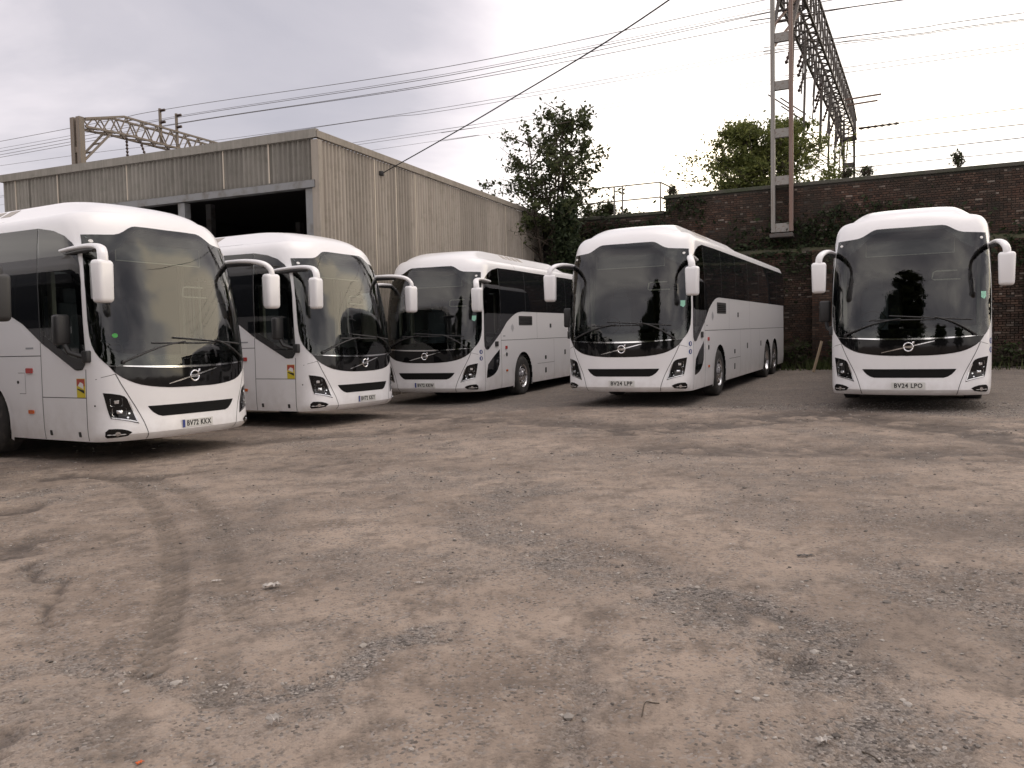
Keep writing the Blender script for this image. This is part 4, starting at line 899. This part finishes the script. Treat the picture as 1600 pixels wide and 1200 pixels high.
def show(b):                                                       # how well a brick shows from the yard: piers first, then the stretch right of the last coach
    x, y, z, l = b
    if .6 < x < 1.5 and z < LEDGE: return 3 if z > 1.2 else 2.5
    if 6.0 < x < 8.1 and 1.0 < z < 4.5: return 2
    if -1.2 < x < .6 and z > 3.0: return 1
    return 0
bricks = [b for b in bricks if b[3] > .06]
order = sorted(range(len(bricks)), key=lambda i: -(show(bricks[i]) + random.random() * .3) - (bricks[i][3] > .15) * .4)
single = set(order[:300]); bmesh_one = {}
V = []; Fc = []; k = 0
for i, (x, y, z, l) in enumerate(bricks):
    if random.random() < .012 and i not in single: continue       # a missing face here and there
    d = random.uniform(.003, .014)
    if i in single:
        key = (round(l, 2), int(d / .004))
        if key not in bmesh_one:
            me = bpy.data.meshes.new('brick'); me.from_pydata(brick_verts(l, BH, d), [], BF); me.materials.append(BR); bmesh_one[key] = me
        o = bpy.data.objects.new('brick', bmesh_one[key]); COL.objects.link(o); o.parent = wall; o.location = (x, y + .0, z); o.rotation_euler = (0, random.uniform(-.01, .01), random.uniform(-.02, .02))
    else:
        V += [(x + a, y + b, z + c) for a, b, c in brick_verts(l, BH, d)]; Fc += [tuple(q + k for q in f) for f in BF]; k += 8
stuff(pymesh('brickwork', V, Fc, BR, wall))
bank = pymesh('embankment', [(-48, 1.2, LT - .6), (40, 1.2, LT - .6), (40, 90, LT - .3), (-48, 90, LT - .3)], [(0, 1, 2, 3)], mat('ballast', (.10, .092, .08), .95, var=(4, (.05, .055, .03), .4, .6))); bank.matrix_world = WROT; struct(bank)

# ---- guard rail on the low stretch of wall
gr_ = empty('guard_rail', (0, 0, 0)); gr_.matrix_world = WROT; tag(gr_, 'thin grey two-bar guard rail on top of the low wall', 'railing')
RX = [wloc(wall_at(u, 320))[0] for u in (893, 953, 966, 1026)]; zt = LT + .11
for x_ in RX: bar('post', (x_, .55, zt), (x_, .55, zt + 1.12), .05, .05, GALV, gr_)
bar('post', (RX[-1] + .22, 1.1, zt), (RX[-1] + .22, 1.1, zt + 1.02), .05, .05, GALV, gr_)
for h_ in (1.1, .55):
    bar('rail', (RX[0], .55, zt + h_), (RX[-1], .55, zt + h_), .045, .045, GALV, gr_); bar('end_rail', (RX[-1], .55, zt + h_), (RX[-1] + .22, 1.1, zt + h_ - .1), .045, .045, GALV, gr_)

# ================================================================== CATENARY GANTRIES
def gantry(name, x, zbase, ztop, zbot, span, label, near_m, knee, mat_t, w=.80, drop=.70, skew=0., solid=False):
    """two masts and a lattice beam over the tracks; local x along the wall, y across the tracks"""
    g = empty(name, (0, 0, 0)); g.matrix_world = WROT; tag(g, label, 'gantry', 'railway gantries'); X = lambda y: x + skew * y
    def mast(nm, y, zb, zt_, m1, m2, pz):
        x = X(y)
        if solid and y < 1:
            for s in (-1, 1): bar(nm, (x + s * .225, y, zb), (x + s * .225, y, zt_), .30, .27, m1, g)
            bar('web_plate', (x, y + .05, zb), (x, y + .05, zt_ - .05), .02, .22, m1, g)
            z = pz
            while z < zt_: bar('batten_plate', (x - .12, y - .10, z), (x + .12, y - .10, z), .03, .30, m1, g); z += 2.6
            return
        for s, m_ in ((-1, m1), (1, m2)): bar(nm, (x + s * .30, y, zb), (x + s * .30, y, zt_), .22, .13, m_, g)
        z = pz
        while z < zt_ - .2: bar('batten_plate', (x - .26, y - .06, z), (x + .26, y - .06, z), .03, .30, m1, g); bar('batten_plate', (x - .26, y + .06, z), (x + .26, y + .06, z), .03, .30, m1, g); z += 1.62
    mast('mast_leg', .12, zbase, ztop - drop + .06, near_m[0], near_m[1], zbase + .15)
    mast('far_mast_leg', span, 5.0, ztop - drop + .06, mat_t, mat_t, 5.6)
    y0, y1 = .3, span; h = w / 2
    top = lambda y: ztop - drop * max(0, 1 - (y - y0) / knee, 1 - (y1 - y) / knee)
    bot = lambda y: zbot - .12 * max(0, 1 - (y - y0) / knee, 1 - (y1 - y) / knee)
    cuts = (y0, y0 + knee, y1 - knee, y1)
    for s in (-1, 1):
        for fn, nm in ((top, 'top_chord'), (bot, 'bottom_chord')):
            for a, b in zip(cuts, cuts[1:]): bar(nm, (X(a) + s * h, a, fn(a)), (X(b) + s * h, b, fn(b)), .10, .10, mat_t, g)
    n = int((y1 - y0) / 1.02); step = (y1 - y0) / n
    for i in range(n):
        a = y0 + i * step; b = a + step; c = (a + b) / 2
        for s in (-1, 1):
            bar('lattice_bar', (X(a) + s * h, a, bot(a)), (X(c) + s * h, c, top(c)), .055, .055, mat_t, g); bar('lattice_bar', (X(c) + s * h, c, top(c)), (X(b) + s * h, b, bot(b)), .055, .055, mat_t, g)
        bar('cross_bar', (X(a) - h, a, bot(a)), (X(b) + h, b, bot(b)), .055, .055, mat_t, g); bar('cross_bar', (X(a) + h, a, bot(a)), (X(b) - h, b, bot(b)), .055, .055, mat_t, g); bar('cross_bar', (X(a) - h, a, top(a)), (X(a) + h, a, top(a)), .055, .055, mat_t, g)
    for s in (-.3, .3): bar('knee_brace', (X(.2) + s, .2, zbot - 1.9), (X(2) + s * 1.2, 2.0, zbot), .10, .10, mat_t, g); bar('knee_brace', (X(span) + s, span - .1, zbot - 2.0), (X(span) + s * 1.2, span - 2.8, zbot + .1), .09, .09, mat_t, g)
    for t in (.3, .6): bar('brace_tie', (X(0) - .32, .2 + 1.8 * t, zbot - 1.9 * (1 - t)), (X(0) + .32, .2 + 1.8 * t, zbot - 1.9 * (1 - t)), .10, .06, mat_t, g)
    return g
def insulator(g, x, y, z, dx, dz, n=6):
    bm = bmesh.new(); d = Vector((dx, 0, dz)); L_ = d.length; prof = []
    for k in range(n): prof += [(L_ * (k + .1) / n, .04), (L_ * (k + .5) / n, .085), (L_ * (k + .9) / n, .04)]
    lathe_x(bm, [(0, 0)] + prof + [(L_, 0)], 10); rot = d.to_track_quat('X', 'Z').to_matrix(); bmesh.ops.rotate(bm, verts=bm.verts, cent=(0, 0, 0), matrix=rot); bmesh.ops.translate(bm, vec=(x, y, z), verts=bm.verts)
    return bmobj('insulator', bm, INS, g, True, 50)
mx_ = wloc(wall_at(1221, 200))[0]; mz = wloc(wall_at(1221, 362))[2]
G1 = gantry('railway_gantry', mx_, mz, 15.3, 13.75, 26.5, 'dark lattice gantry rising from the brick wall behind the coaches', (GALV, RUST), 2.6, STEELD, .84, .5, .036)
bm = bmesh.new(); add_box(bm, (mx_, .02, mz - .14), (.78, .50, .14), None, .02); bmobj('mast_bracket', bm, STEELD, G1)
# drop tubes, registration arms and insulators under the beam
GX1 = lambda y: .036 * y
for y_, dx in ((5.2, -.1 + GX1(5)), (5.9, .25 + GX1(6)), (7.2, .1 + GX1(7)), (9.5, -.2 + GX1(9.5)), (11.5, .3 + GX1(11)), (13.5, GX1(13)), (15.5, .2 + GX1(15)), (18.5, .2 + GX1(18)), (20.5, -.3 + GX1(20)), (22.2, .1 + GX1(22))):
    bar('drop_tube', (mx_ + dx - .2, y_, 13.5), (mx_ + dx - .3, y_, 13.5 - 3.4), .06, .06, STEELD, G1); bar('registration_arm', (mx_ + dx - .2, y_, 13.5 - 3.1), (mx_ + dx - 1.2, y_, 13.5 - 2.3), .05, .05, STEELD, G1)
    insulator(G1, mx_ + dx - .2, y_ + .3, 13.4, -.35, -1.0); bar('hanger', (mx_ + dx + .25, y_, 13.5), (mx_ + dx + .05, y_ + .2, 13.5 - 2.4), .04, .04, STEELD, G1)
for y_, l in ((19.0, 1.8), (20.2, 1.6)): bar('side_arm', (mx_ + 1.1, y_, 14.2), (mx_ + 1.1 + l, y_, 14.25), .08, .08, RUST, G1)
insulator(G1, mx_ + 1.7, 20.5, 12.9, 2.1, .05); insulator(G1, mx_ - .1, 21.0, 12.2, -1.7, -.35)
for y_ in (2.0, 3.2): bar('feeder_post', (mx_ + .42, y_, 13.6), (mx_ + .42, y_, 17.6), .10, .10, STEELD, G1); insulator(G1, mx_ + .42, y_, 15.6, .4, 0); insulator(G1, mx_ + .42, y_, 17.3, .4, 0)
for z_ in (12.9, 12.2): bar('strut', (mx_ - .3, .25, z_ - .8), (mx_ + .3, 3.0, z_ + 1.2), .07, .07, RUST, G1)
g2p = on_plane(119, 230, W0, NX); g2x = wloc(g2p)[0]; g2t = on_plane(119, 184, W0, NX)[2]
G2 = gantry('railway_gantry', g2x, 4.0, g2t + .66, g2t - .30, 26.0, 'tan lattice gantry standing above the shed roof', (TANST, TANST), 2.4, TANST, .8, .66, 0., True)
bw = wloc(on_plane(257, 190, W0 + 9.5 * NX, NX))
for y_, x_ in ((5.3, 0), (6.5, 0)):
    bar('feeder_post', (g2x + .3, y_, g2t - .3), (g2x + .3, y_, g2t + 1.75), .12, .12, TANST, G2); insulator(G2, g2x + .3, y_, g2t + .95, .4, 0); insulator(G2, g2x + .3, y_, g2t + 1.62, .4, 0)
insulator(G2, g2x + .2, 3.0, g2t - .35, .02, -1.1); insulator(G2, g2x + .2, 3.9, g2t - .35, .5, -1.2); insulator(G2, g2x + .2, 5.9, g2t - .35, .02, -1.2); insulator(G2, g2x + .2, 9., g2t - .35, .5, -.7)
bar('registration_arm', (g2x + .2, 3.0, g2t - 1.45), (g2x + .8, 4.0, g2t - 1.7), .06, .06, TANST, G2)

# ---- wires: each lies in a vertical plane parallel to the wall
def wire(pix, off, r, lab, grp):
    P = [on_plane(u, v, W0 + off * NX, NX) for u, v in pix]
    a, b = P[0], P[-1]; d = (b - a) / np.linalg.norm(b - a)
    el, er = (90, 4) if b[0] < 15 and pix[-1][0] < 1250 else (2.5, 25)
    P = [a - d * el] + P + [b + d * er]
    pts = lerp_path(P, 10); bm = bmesh.new(); tube(bm, pts, r, 5)
    o = bmobj('overhead_wire', bm, WIRE, None, True); tag(o, lab, 'wire', grp); return o
WL = ['feeder wire carried on the short posts above the tan gantry', 'contact wire slung below the beam of the tan gantry', 'faint far wire passing behind the many-stemmed tree', 'wire leaving the upper half of the dark gantry beam', 'wire passing the far mast of the dark gantry just above the wall']
WG = ['feeder wires', 'near contact wires', 'far contact wires', 'wires beyond the dark gantry', 'low wires beyond the dark gantry']
for k_, (pix, off, r) in enumerate([
    ([(0, 221), (258, 171), (700, 104), (1195, 0)], 5.3, .018), ([(0, 232), (280, 181), (700, 115), (1205, 14)], 6.5, .013), ([(0, 237), (275, 184), (700, 118), (1205, 18)], 5.3, .018), ([(0, 242), (282, 192), (700, 127), (1205, 19)], 6.5, .018), ([(0, 246), (282, 193), (700, 130), (1205, 34)], 6.5, .018),
    ([(0, 259), (340, 219), (700, 167), (1215, 76)], 6., .013), ([(340, 223), (700, 172), (1215, 82)], 6., .013), ([(560, 222), (700, 201), (975, 159), (1205, 125)], 14., .014), ([(560, 226), (700, 206), (975, 165), (1205, 131)], 14., .014), ([(580, 235), (700, 219), (1205, 143)], 14., .011),
    ([(1280, 18), (1410, 0)], 3.2, .018), ([(1288, 62), (1440, 43), (1600, 20)], 8., .014), ([(1288, 69), (1440, 52), (1600, 30)], 8., .014), ([(1288, 72), (1440, 54), (1600, 32)], 8., .011), ([(1310, 107), (1600, 68)], 14., .013), ([(1340, 111), (1600, 76)], 14., .013),
    ([(1330, 201), (1600, 169)], 20., .018), ([(1330, 223), (1600, 194)], 20., .020), ([(1330, 245), (1600, 215)], 23., .022), ([(1330, 263), (1600, 236)], 23., .018)]):
    c_ = 0 if k_ < 5 else 1 if k_ < 7 else 2 if k_ < 10 else 3 if k_ < 16 else 4
    wire(pix, off, r * (.85 if k_ < 10 else 1.25), WL[c_], WG[c_])
# the thick service cable fixed to the shed wall
A0 = on_plane(597, 271, (CX - .1 * sf[0], CY - .1 * sf[1], 0), np.array([sf[0], sf[1], 0])); B0 = CAMP + ray(1090, -32) * 13.5; B1 = CAMP + ray(1700, -520) * 11
bm = bmesh.new(); tube(bm, lerp_path([A0, A0 * .5 + B0 * .5 + np.array([0, 0, -.10]), B0, B1], 14), .0135, 6); add_box(bm, tuple(A0 - .02 * sf * -1), (.12, .12, .12), None, .02)
tag(bmobj('service_cable', bm, M['matte'], None, True, 50), 'thick black service cable rising from the shed wall across the sky', 'cable')

# ================================================================== TREES AND PLANTS
def leaves_mesh(C, size, jit=.35, flat=None):
    """diamond leaves, one face pair each, at centres C"""
    n = len(C); s = size * (1 + rng.normal(0, jit, n).clip(-.6, 1)); d = rng.normal(size=(n, 3)); d /= np.linalg.norm(d, axis=1)[:, None]; q_ = rng.normal(size=(n, 3)); q_ -= (q_ * d).sum(1)[:, None] * d; q_ /= np.linalg.norm(q_, axis=1)[:, None]
    nr_ = np.cross(d, q_); S = s[:, None]
    V = np.stack([C - d * S, C + q_ * S * .48 + nr_ * S * .12, C + d * S, C - q_ * S * .48 + nr_ * S * .12], 1).reshape(-1, 3)
    Fc = np.arange(4 * n).reshape(n, 4); return V, Fc
def fast_mesh(name, V, Fc, m, parent):
    me = bpy.data.meshes.new(name); me.vertices.add(len(V)); me.vertices.foreach_set('co', V.astype(np.float32).ravel()); me.loops.add(Fc.size); me.loops.foreach_set('vertex_index', Fc.astype(np.int32).ravel()); me.polygons.add(len(Fc)); me.polygons.foreach_set('loop_start', np.arange(0, Fc.size, Fc.shape[1], dtype=np.int32)); me.update(); me.validate(); return link(name, me, m, parent)
def tree(name, base, h, stems, spread, leaf_n, leaf_s, lm, label, cat='tree', low=.25, lean=.0, shape=None, group=None, trunk_r=.10, clump=.30):
    """stems that fork into limbs and twigs, with leaf clusters along the twigs"""
    t = empty(name, base); tag(t, label, cat, group); bm = bmesh.new(); tips = []
    for s in range(stems):
        a = 2 * math.pi * (s + random.random() * .6) / stems; pts = [Vector((random.uniform(-.1, .1) * stems / 3, random.uniform(-.1, .1) * stems / 3, 0))]; hh = h * random.uniform(.78, 1.0); n = 9
        outw = spread * (.10 + .42 * random.random()) * (0 if stems == 1 else 1)
        for k in range(1, n + 1):
            f = k / n; pts.append(pts[0] + Vector((math.cos(a) * outw * f ** 1.3 + lean * f + random.uniform(-.06, .06) * spread * .4, math.sin(a) * outw * f ** 1.3 + random.uniform(-.06, .06) * spread * .4, hh * f)))
        r0 = trunk_r * random.uniform(.7, 1.); tube(bm, pts, [r0 * (1 - .88 * k / n) + .008 for k in range(n + 1)], 6)
        nb = int(18 * max(1, 2.4 / stems)) * (3 if h > 14 else 1)
        for b in range(nb):
            f = random.uniform(low, .97); i = int(f * n); p = pts[i].lerp(pts[min(i + 1, n)], f * n - i); az = random.uniform(0, 6.283)
            wmax = spread * (shape(f) if shape else (1 - .75 * max(0, f - .35) / .65)); l = wmax * random.uniform(.45, 1.0); el = random.uniform(.15, .9)
            q0 = p; q1 = p + Vector((math.cos(az) * l * .5, math.sin(az) * l * .5, l * .5 * el)); q2 = p + Vector((math.cos(az) * l, math.sin(az) * l, l * (el * .75) + random.uniform(-.1, .1)))
            tube(bm, [q0, q1, q2], [.028 * trunk_r / .1, .016 * trunk_r / .1, .006], 4, 1., False)
            for tw in range(5):
                g = random.uniform(.35, 1.); o = q0.lerp(q1, g * 2) if g < .5 else q1.lerp(q2, g * 2 - 1); e_ = o + Vector((random.gauss(0, 1), random.gauss(0, 1), random.gauss(.35, .7))) * (l * .22 + .08)
                tube(bm, [o, e_], [.008, .004], 3, 1., False); tips.append((o, e_))
        for k in range(3): tips.append((pts[-2], pts[-1] + Vector((random.gauss(0, .12), random.gauss(0, .12), random.gauss(.1, .15)))))
    bmobj('trunk', bm, BARK, t, True, 60, False)
    T0 = np.array([a[:] for a, b in tips]); T1 = np.array([b[:] for a, b in tips]); wt = rng.gamma(.8, 1., len(tips)); wt /= wt.sum(); pick = rng.choice(len(tips), leaf_n, p=wt); f = rng.random(leaf_n)[:, None]
    C = T0[pick] + (T1[pick] - T0[pick]) * (.3 + .8 * f) + rng.normal(0, 1, (leaf_n, 3)) * clump * np.array([1, 1, .7]) * (.4 + .6 * rng.random((leaf_n, 1)))
    C[:, 2] = np.maximum(C[:, 2], .05); V, Fc = leaves_mesh(C, leaf_s); fast_mesh('crown', V, Fc, lm, t); return t
LM1 = leaf_mat('leaf_dark', (.028, .040, .016), (.085, .098, .038)); LM2 = leaf_mat('leaf_spring', (.075, .100, .028), (.200, .215, .065)); LM3 = leaf_mat('leaf_ivy', (.016, .026, .012), (.045, .060, .026)); LM4 = leaf_mat('leaf_weed', (.030, .050, .018), (.070, .095, .035))
GRASSM = leaf_mat('grass_blade', (.045, .065, .022), (.10, .12, .045))
p = CAMP + ray(866, 500) * 31.2; p[2] = float(gz(p[0], p[1]))
tree('ash_tree', tuple(p), 10.5, 7, 2.3, 8800, .078, LM1, 'slender many-stemmed tree growing where the shed meets the wall', low=.46, shape=lambda f: 1.05 - .66 * max(0, f - .62) / .38, clump=.15)
pi_ = CAMP + ray(886, 500) * 30.4; pi_[2] = float(gz(pi_[0], pi_[1]))
n = 5200; Cc = np.stack([rng.normal(0, .34, n), rng.normal(0, .34, n), rng.random(n) ** .9 * 6.3], 1); Cc[:, 0] *= 1.15 - .09 * Cc[:, 2]
iv = empty('ivy_bush', tuple(pi_)); tag(iv, 'dense dark ivy column between the shed end and the low wall', 'bush'); V, Fc = leaves_mesh(Cc, .085); fast_mesh('crown', V, Fc, LM3, iv)
bm = bmesh.new(); tube(bm, lerp_path([(0, 0, 0), (.1, 0, 2), (-.05, .05, 4), (0, 0, 5.6)], 4), .09, 6); bmobj('trunk', bm, BARK, iv)
p = CAMP + ray(1196, 300) * 34.5; p[2] = LT - .6
tree('sycamore_tree', tuple(p), 5.1, 6, 3.3, 26000, .072, LM2, 'round pale green tree behind the wall beside the gantry mast', low=.22, shape=lambda f: 1.05 - .8 * max(0, f - .30) / .70, clump=.24, trunk_r=.08)
for u, d, h_, n_, w_ in ((1110, 33.5, 1.55, 900, .9), (1290, 33, 1.5, 700, .7)):
    p = CAMP + ray(u, 300) * d; p[2] = LT - .55; tree('wall_bush', tuple(p), h_, 4, w_, n_, .075, LM2, 'low leafy bush at the foot of the pale green tree', 'bush', .15, group='bushes below the tree', clump=.14, trunk_r=.03)
for u, d, h_, n_, w_ in ((925, 33.3, 1.35, 800, .55), (948, 33.2, 1.45, 900, .6), (975, 33., 1.1, 700, .55), (1005, 32.8, .98, 500, .45)):
    p = CAMP + ray(u, 330) * d; p[2] = LT - .55; tree('wall_bush', tuple(p), h_, 4, w_, n_, .07, LM1, 'low dark bush behind the guard rail', 'bush', .15, group='bushes behind the guard rail', clump=.12, trunk_r=.03)
for u, v, lb in ((1495, 262, 'largest sapling on the coping, above coach BV24 LPO'), (1355, 276, 'small sapling on the coping beside the far gantry mast'), (1325, 279, 'tiny sapling on the coping at the edge of the round tree'), (1050, 305, 'small sapling on the coping next to the guard rail end')):
    q_ = on_plane(u, v, W0 + .8 * NX, NX); q_[2] = WT + .1; tree('wall_sapling', tuple(q_), random.uniform(.35, .5) if u < 1490 else .62, 3, .22, 90, .055, LM4, lb, 'plant', .25, group='saplings on the coping', clump=.05, trunk_r=.014)
# ivy and creeper hanging on the wall face
n = 42000; X = rng.uniform(-8.6, 9, n); Z = rng.uniform(.2, WT, n); dens = fbm(X * .55 + 3, Z * .8 + 1, 4); band = np.exp(-((Z - (LEDGE + .15 + .35 * np.sin(X * .7))) / .85) ** 2) * np.where(X < 5.2, 1., .45) + .45 * np.exp(-((Z - .4) / .5) ** 2) + .35 * (X < -3) ; keep = rng.random(n) < band * sst(.38, .56, dens) * .95
X, Z = X[keep], Z[keep]; Y = np.where(Z > LEDGE, .26, -.07) - rng.random(len(X)) ** 2 * .22; inp = np.zeros(len(X), bool)
for a, b in PIERS: inp |= (X > a - .05) & (X < b + .05) & (Z < LEDGE)
Y = np.where(inp, Y - .26, Y); kk = ~inp | (rng.random(len(X)) < .25); C = np.stack([X, Y, Z], 1)[kk]; V, Fc = leaves_mesh(C, .075)
ivy = fast_mesh('wall_ivy', V, Fc, LM3, None); ivy.matrix_world = WROT; stuff(ivy); ivy['label'] = 'dark ivy and creeper hanging over the brick wall'; ivy['category'] = 'ivy'
# grass and weeds along the wall foot
n = 9000; X = rng.uniform(-2.5, 9, n); Y = -.35 - rng.random(n) ** 1.6 * 1.7; dn = fbm(X * .9, Y * .9 + 7, 3); keep = rng.random(n) < sst(.36, .6, dn) * np.exp(-(-Y - .3) / .9) * 1.6; X, Y = X[keep], Y[keep]
wpos = W0[None, :2] + X[:, None] * AX[None, :2] + Y[:, None] * NX[None, :2]; Zg = gsurf(wpos[:, 0], wpos[:, 1]); h_ = rng.uniform(.10, .42, len(X)); a = rng.uniform(0, 6.28, len(X)); dx = np.stack([np.cos(a), np.sin(a)], 1) * .022; ln = rng.normal(0, .10, (len(X), 2))
V = np.stack([np.c_[wpos - dx, Zg - .03], np.c_[wpos + dx, Zg - .03], np.c_[wpos + ln, Zg + h_]], 1).reshape(-1, 3); g_ = fast_mesh('grass', V, np.arange(len(V)).reshape(-1, 3), GRASSM, None); stuff(g_); g_['label'] = 'rough grass along the foot of the brick wall'; g_['category'] = 'grass'
for x_, y_, h_, n_, lb in ((-.9, -.55, 1.05, 420, 'tall weed clump at the wall foot behind the three-axle coach'), (-.2, -.6, .8, 360, 'weed clump in the recess beside the brick pier'), (.35, -.75, .95, 420, 'weed clump in front of the brick pier by the timber stake'), (1.6, -.6, .9, 380, 'weed clump between the timber stake and coach BV24 LPO'), (2.1, -.8, .6, 250, 'short weed clump half hidden behind coach BV24 LPO'), (6.4, -.7, .8, 300, 'weed clump at the wall foot beyond the mirror of BV24 LPO'), (7.1, -.9, .6, 250, 'low weed clump beside the farther brick pier')):
    q_ = W0 + x_ * AX + y_ * NX; q_[2] = float(gz(q_[0], q_[1])) - .02; tree('weed_clump', tuple(q_), h_, 5, .34, n_, .06, LM4, lb, 'weeds', .1, group='weeds along the wall foot', clump=.08, trunk_r=.012)
# timber stake leaning on the wall
s0 = gpt(1271, 581); s1 = on_plane(1284, 533, s0 + .25 * NX, NX); bm = bmesh.new(); d = Vector(s1 - s0); vs = add_box(bm, (0, 0, 0), (d.length, .085, .03), None, .004); bmesh.ops.rotate(bm, verts=bm.verts, cent=(0, 0, 0), matrix=d.to_track_quat('X', 'Y').to_matrix()); bmesh.ops.translate(bm, vec=Vector((s0 + s1) / 2), verts=bm.verts)
tag(bmobj('timber_stake', bm, WOOD), 'pale bare timber stake leaning against the wall by the weeds', 'stake')
# trees on the road side of the yard, behind the photographer: the windscreens mirror them
for x_, y_, h_, w_, st in ((-11.5, -20., 25., 4.6, 2), (-16.5, -22., 19., 4.6, 2), (-22., -24., 16., 4.5, 2), (-3., -30., 11., 4., 3), (10., -30., 10., 4., 3)):
    tree('poplar_tree', (x_, y_, float(gz(x_, y_))), h_, st, w_, 20000, .32, LM1, 'tall dark poplar on the far side of the yard, mirrored in the windscreens', 'tree', .08, shape=lambda f: .5 + .9 * math.sin(math.pi * min(.98, f * .9 + .12)) ** .8 * .6, group='poplars across the yard', clump=.55, trunk_r=.2)
# litter
def litter(u, v, w_, d_, m_, label, cat, rz, ht=.012, name='litter'):
    q_ = gpt(u, v); z = float(gsurf(q_[0], q_[1])); nu = 8; V = []; Fc = []
    for i in range(nu + 1):
        for j in range(4): V.append(((i / nu - .5) * w_ * (1 + .2 * math.sin(j * 2.1 + i)), (j / 3 - .5) * d_ * (1 + .25 * math.sin(i * 1.7)), ht * (.4 + .6 * abs(math.sin(i * 1.9 + j * 1.3)))))
    for i in range(nu):
        for j in range(3): k = i * 4 + j; Fc.append((k, k + 4, k + 5, k + 1))
    o = pymesh(name, V, Fc, m_, None, False); o.location = (q_[0], q_[1], z + .003); o.rotation_euler = (0, 0, rz); md = o.modifiers.new('thickness', 'SOLIDIFY'); md.thickness = .002; tag(o, label, cat)
PAPER = mat('litter_paper', (.42, .39, .36), .8)
litter(424, 920, .10, .05, PAPER, 'crumpled pale wrapper lying beside the curved tyre tracks', 'litter', .5, .03, 'crumpled_wrapper')
litter(338, 909, .055, .02, PAPER, 'tiny white scrap between the two tyre tracks', 'litter', .1, .012, 'paper_scrap')
litter(655, 914, .05, .015, PAPER, 'short white paper strip on bare earth past the tyre tracks', 'litter', -.2, .012, 'paper_strip')
litter(428, 1137, .05, .045, PAPER, 'pale crumpled scrap just below the gravel ring', 'litter', .9, .04, 'paper_scrap')
litter(1285, 1158, .05, .03, PAPER, 'pale torn scrap beside a thin dark twig', 'litter', .3, .02, 'torn_scrap')
litter(218, 1194, .025, .016, M['orange'], 'tiny orange scrap on the earth below the gravel ring', 'litter', 1., .008, 'orange_scrap')
litter(1258, 869, .10, .02, M['matte'], 'short black strip lying on bare pale earth', 'litter', 0., .012, 'rubber_strip')
def twig(pix, r, label, m_):
    P = [gpt(u, v) for u, v in pix]; P = [np.array([a[0], a[1], float(gsurf(a[0], a[1])) + r + .006 * (i % 2)]) for i, a in enumerate(P)]; bm = bmesh.new(); tube(bm, lerp_path(P, 5), r, 5); tag(bmobj('twig', bm, m_, None, True), label, 'twig')
twig([(1003, 1118), (1008, 1099), (1020, 1097), (1030, 1100)], .0025, 'thin curled brown twig on the bare earth', BARK); twig([(1347, 1172), (1362, 1180), (1376, 1187)], .003, 'straight dark twig beside a torn pale scrap', BARK)
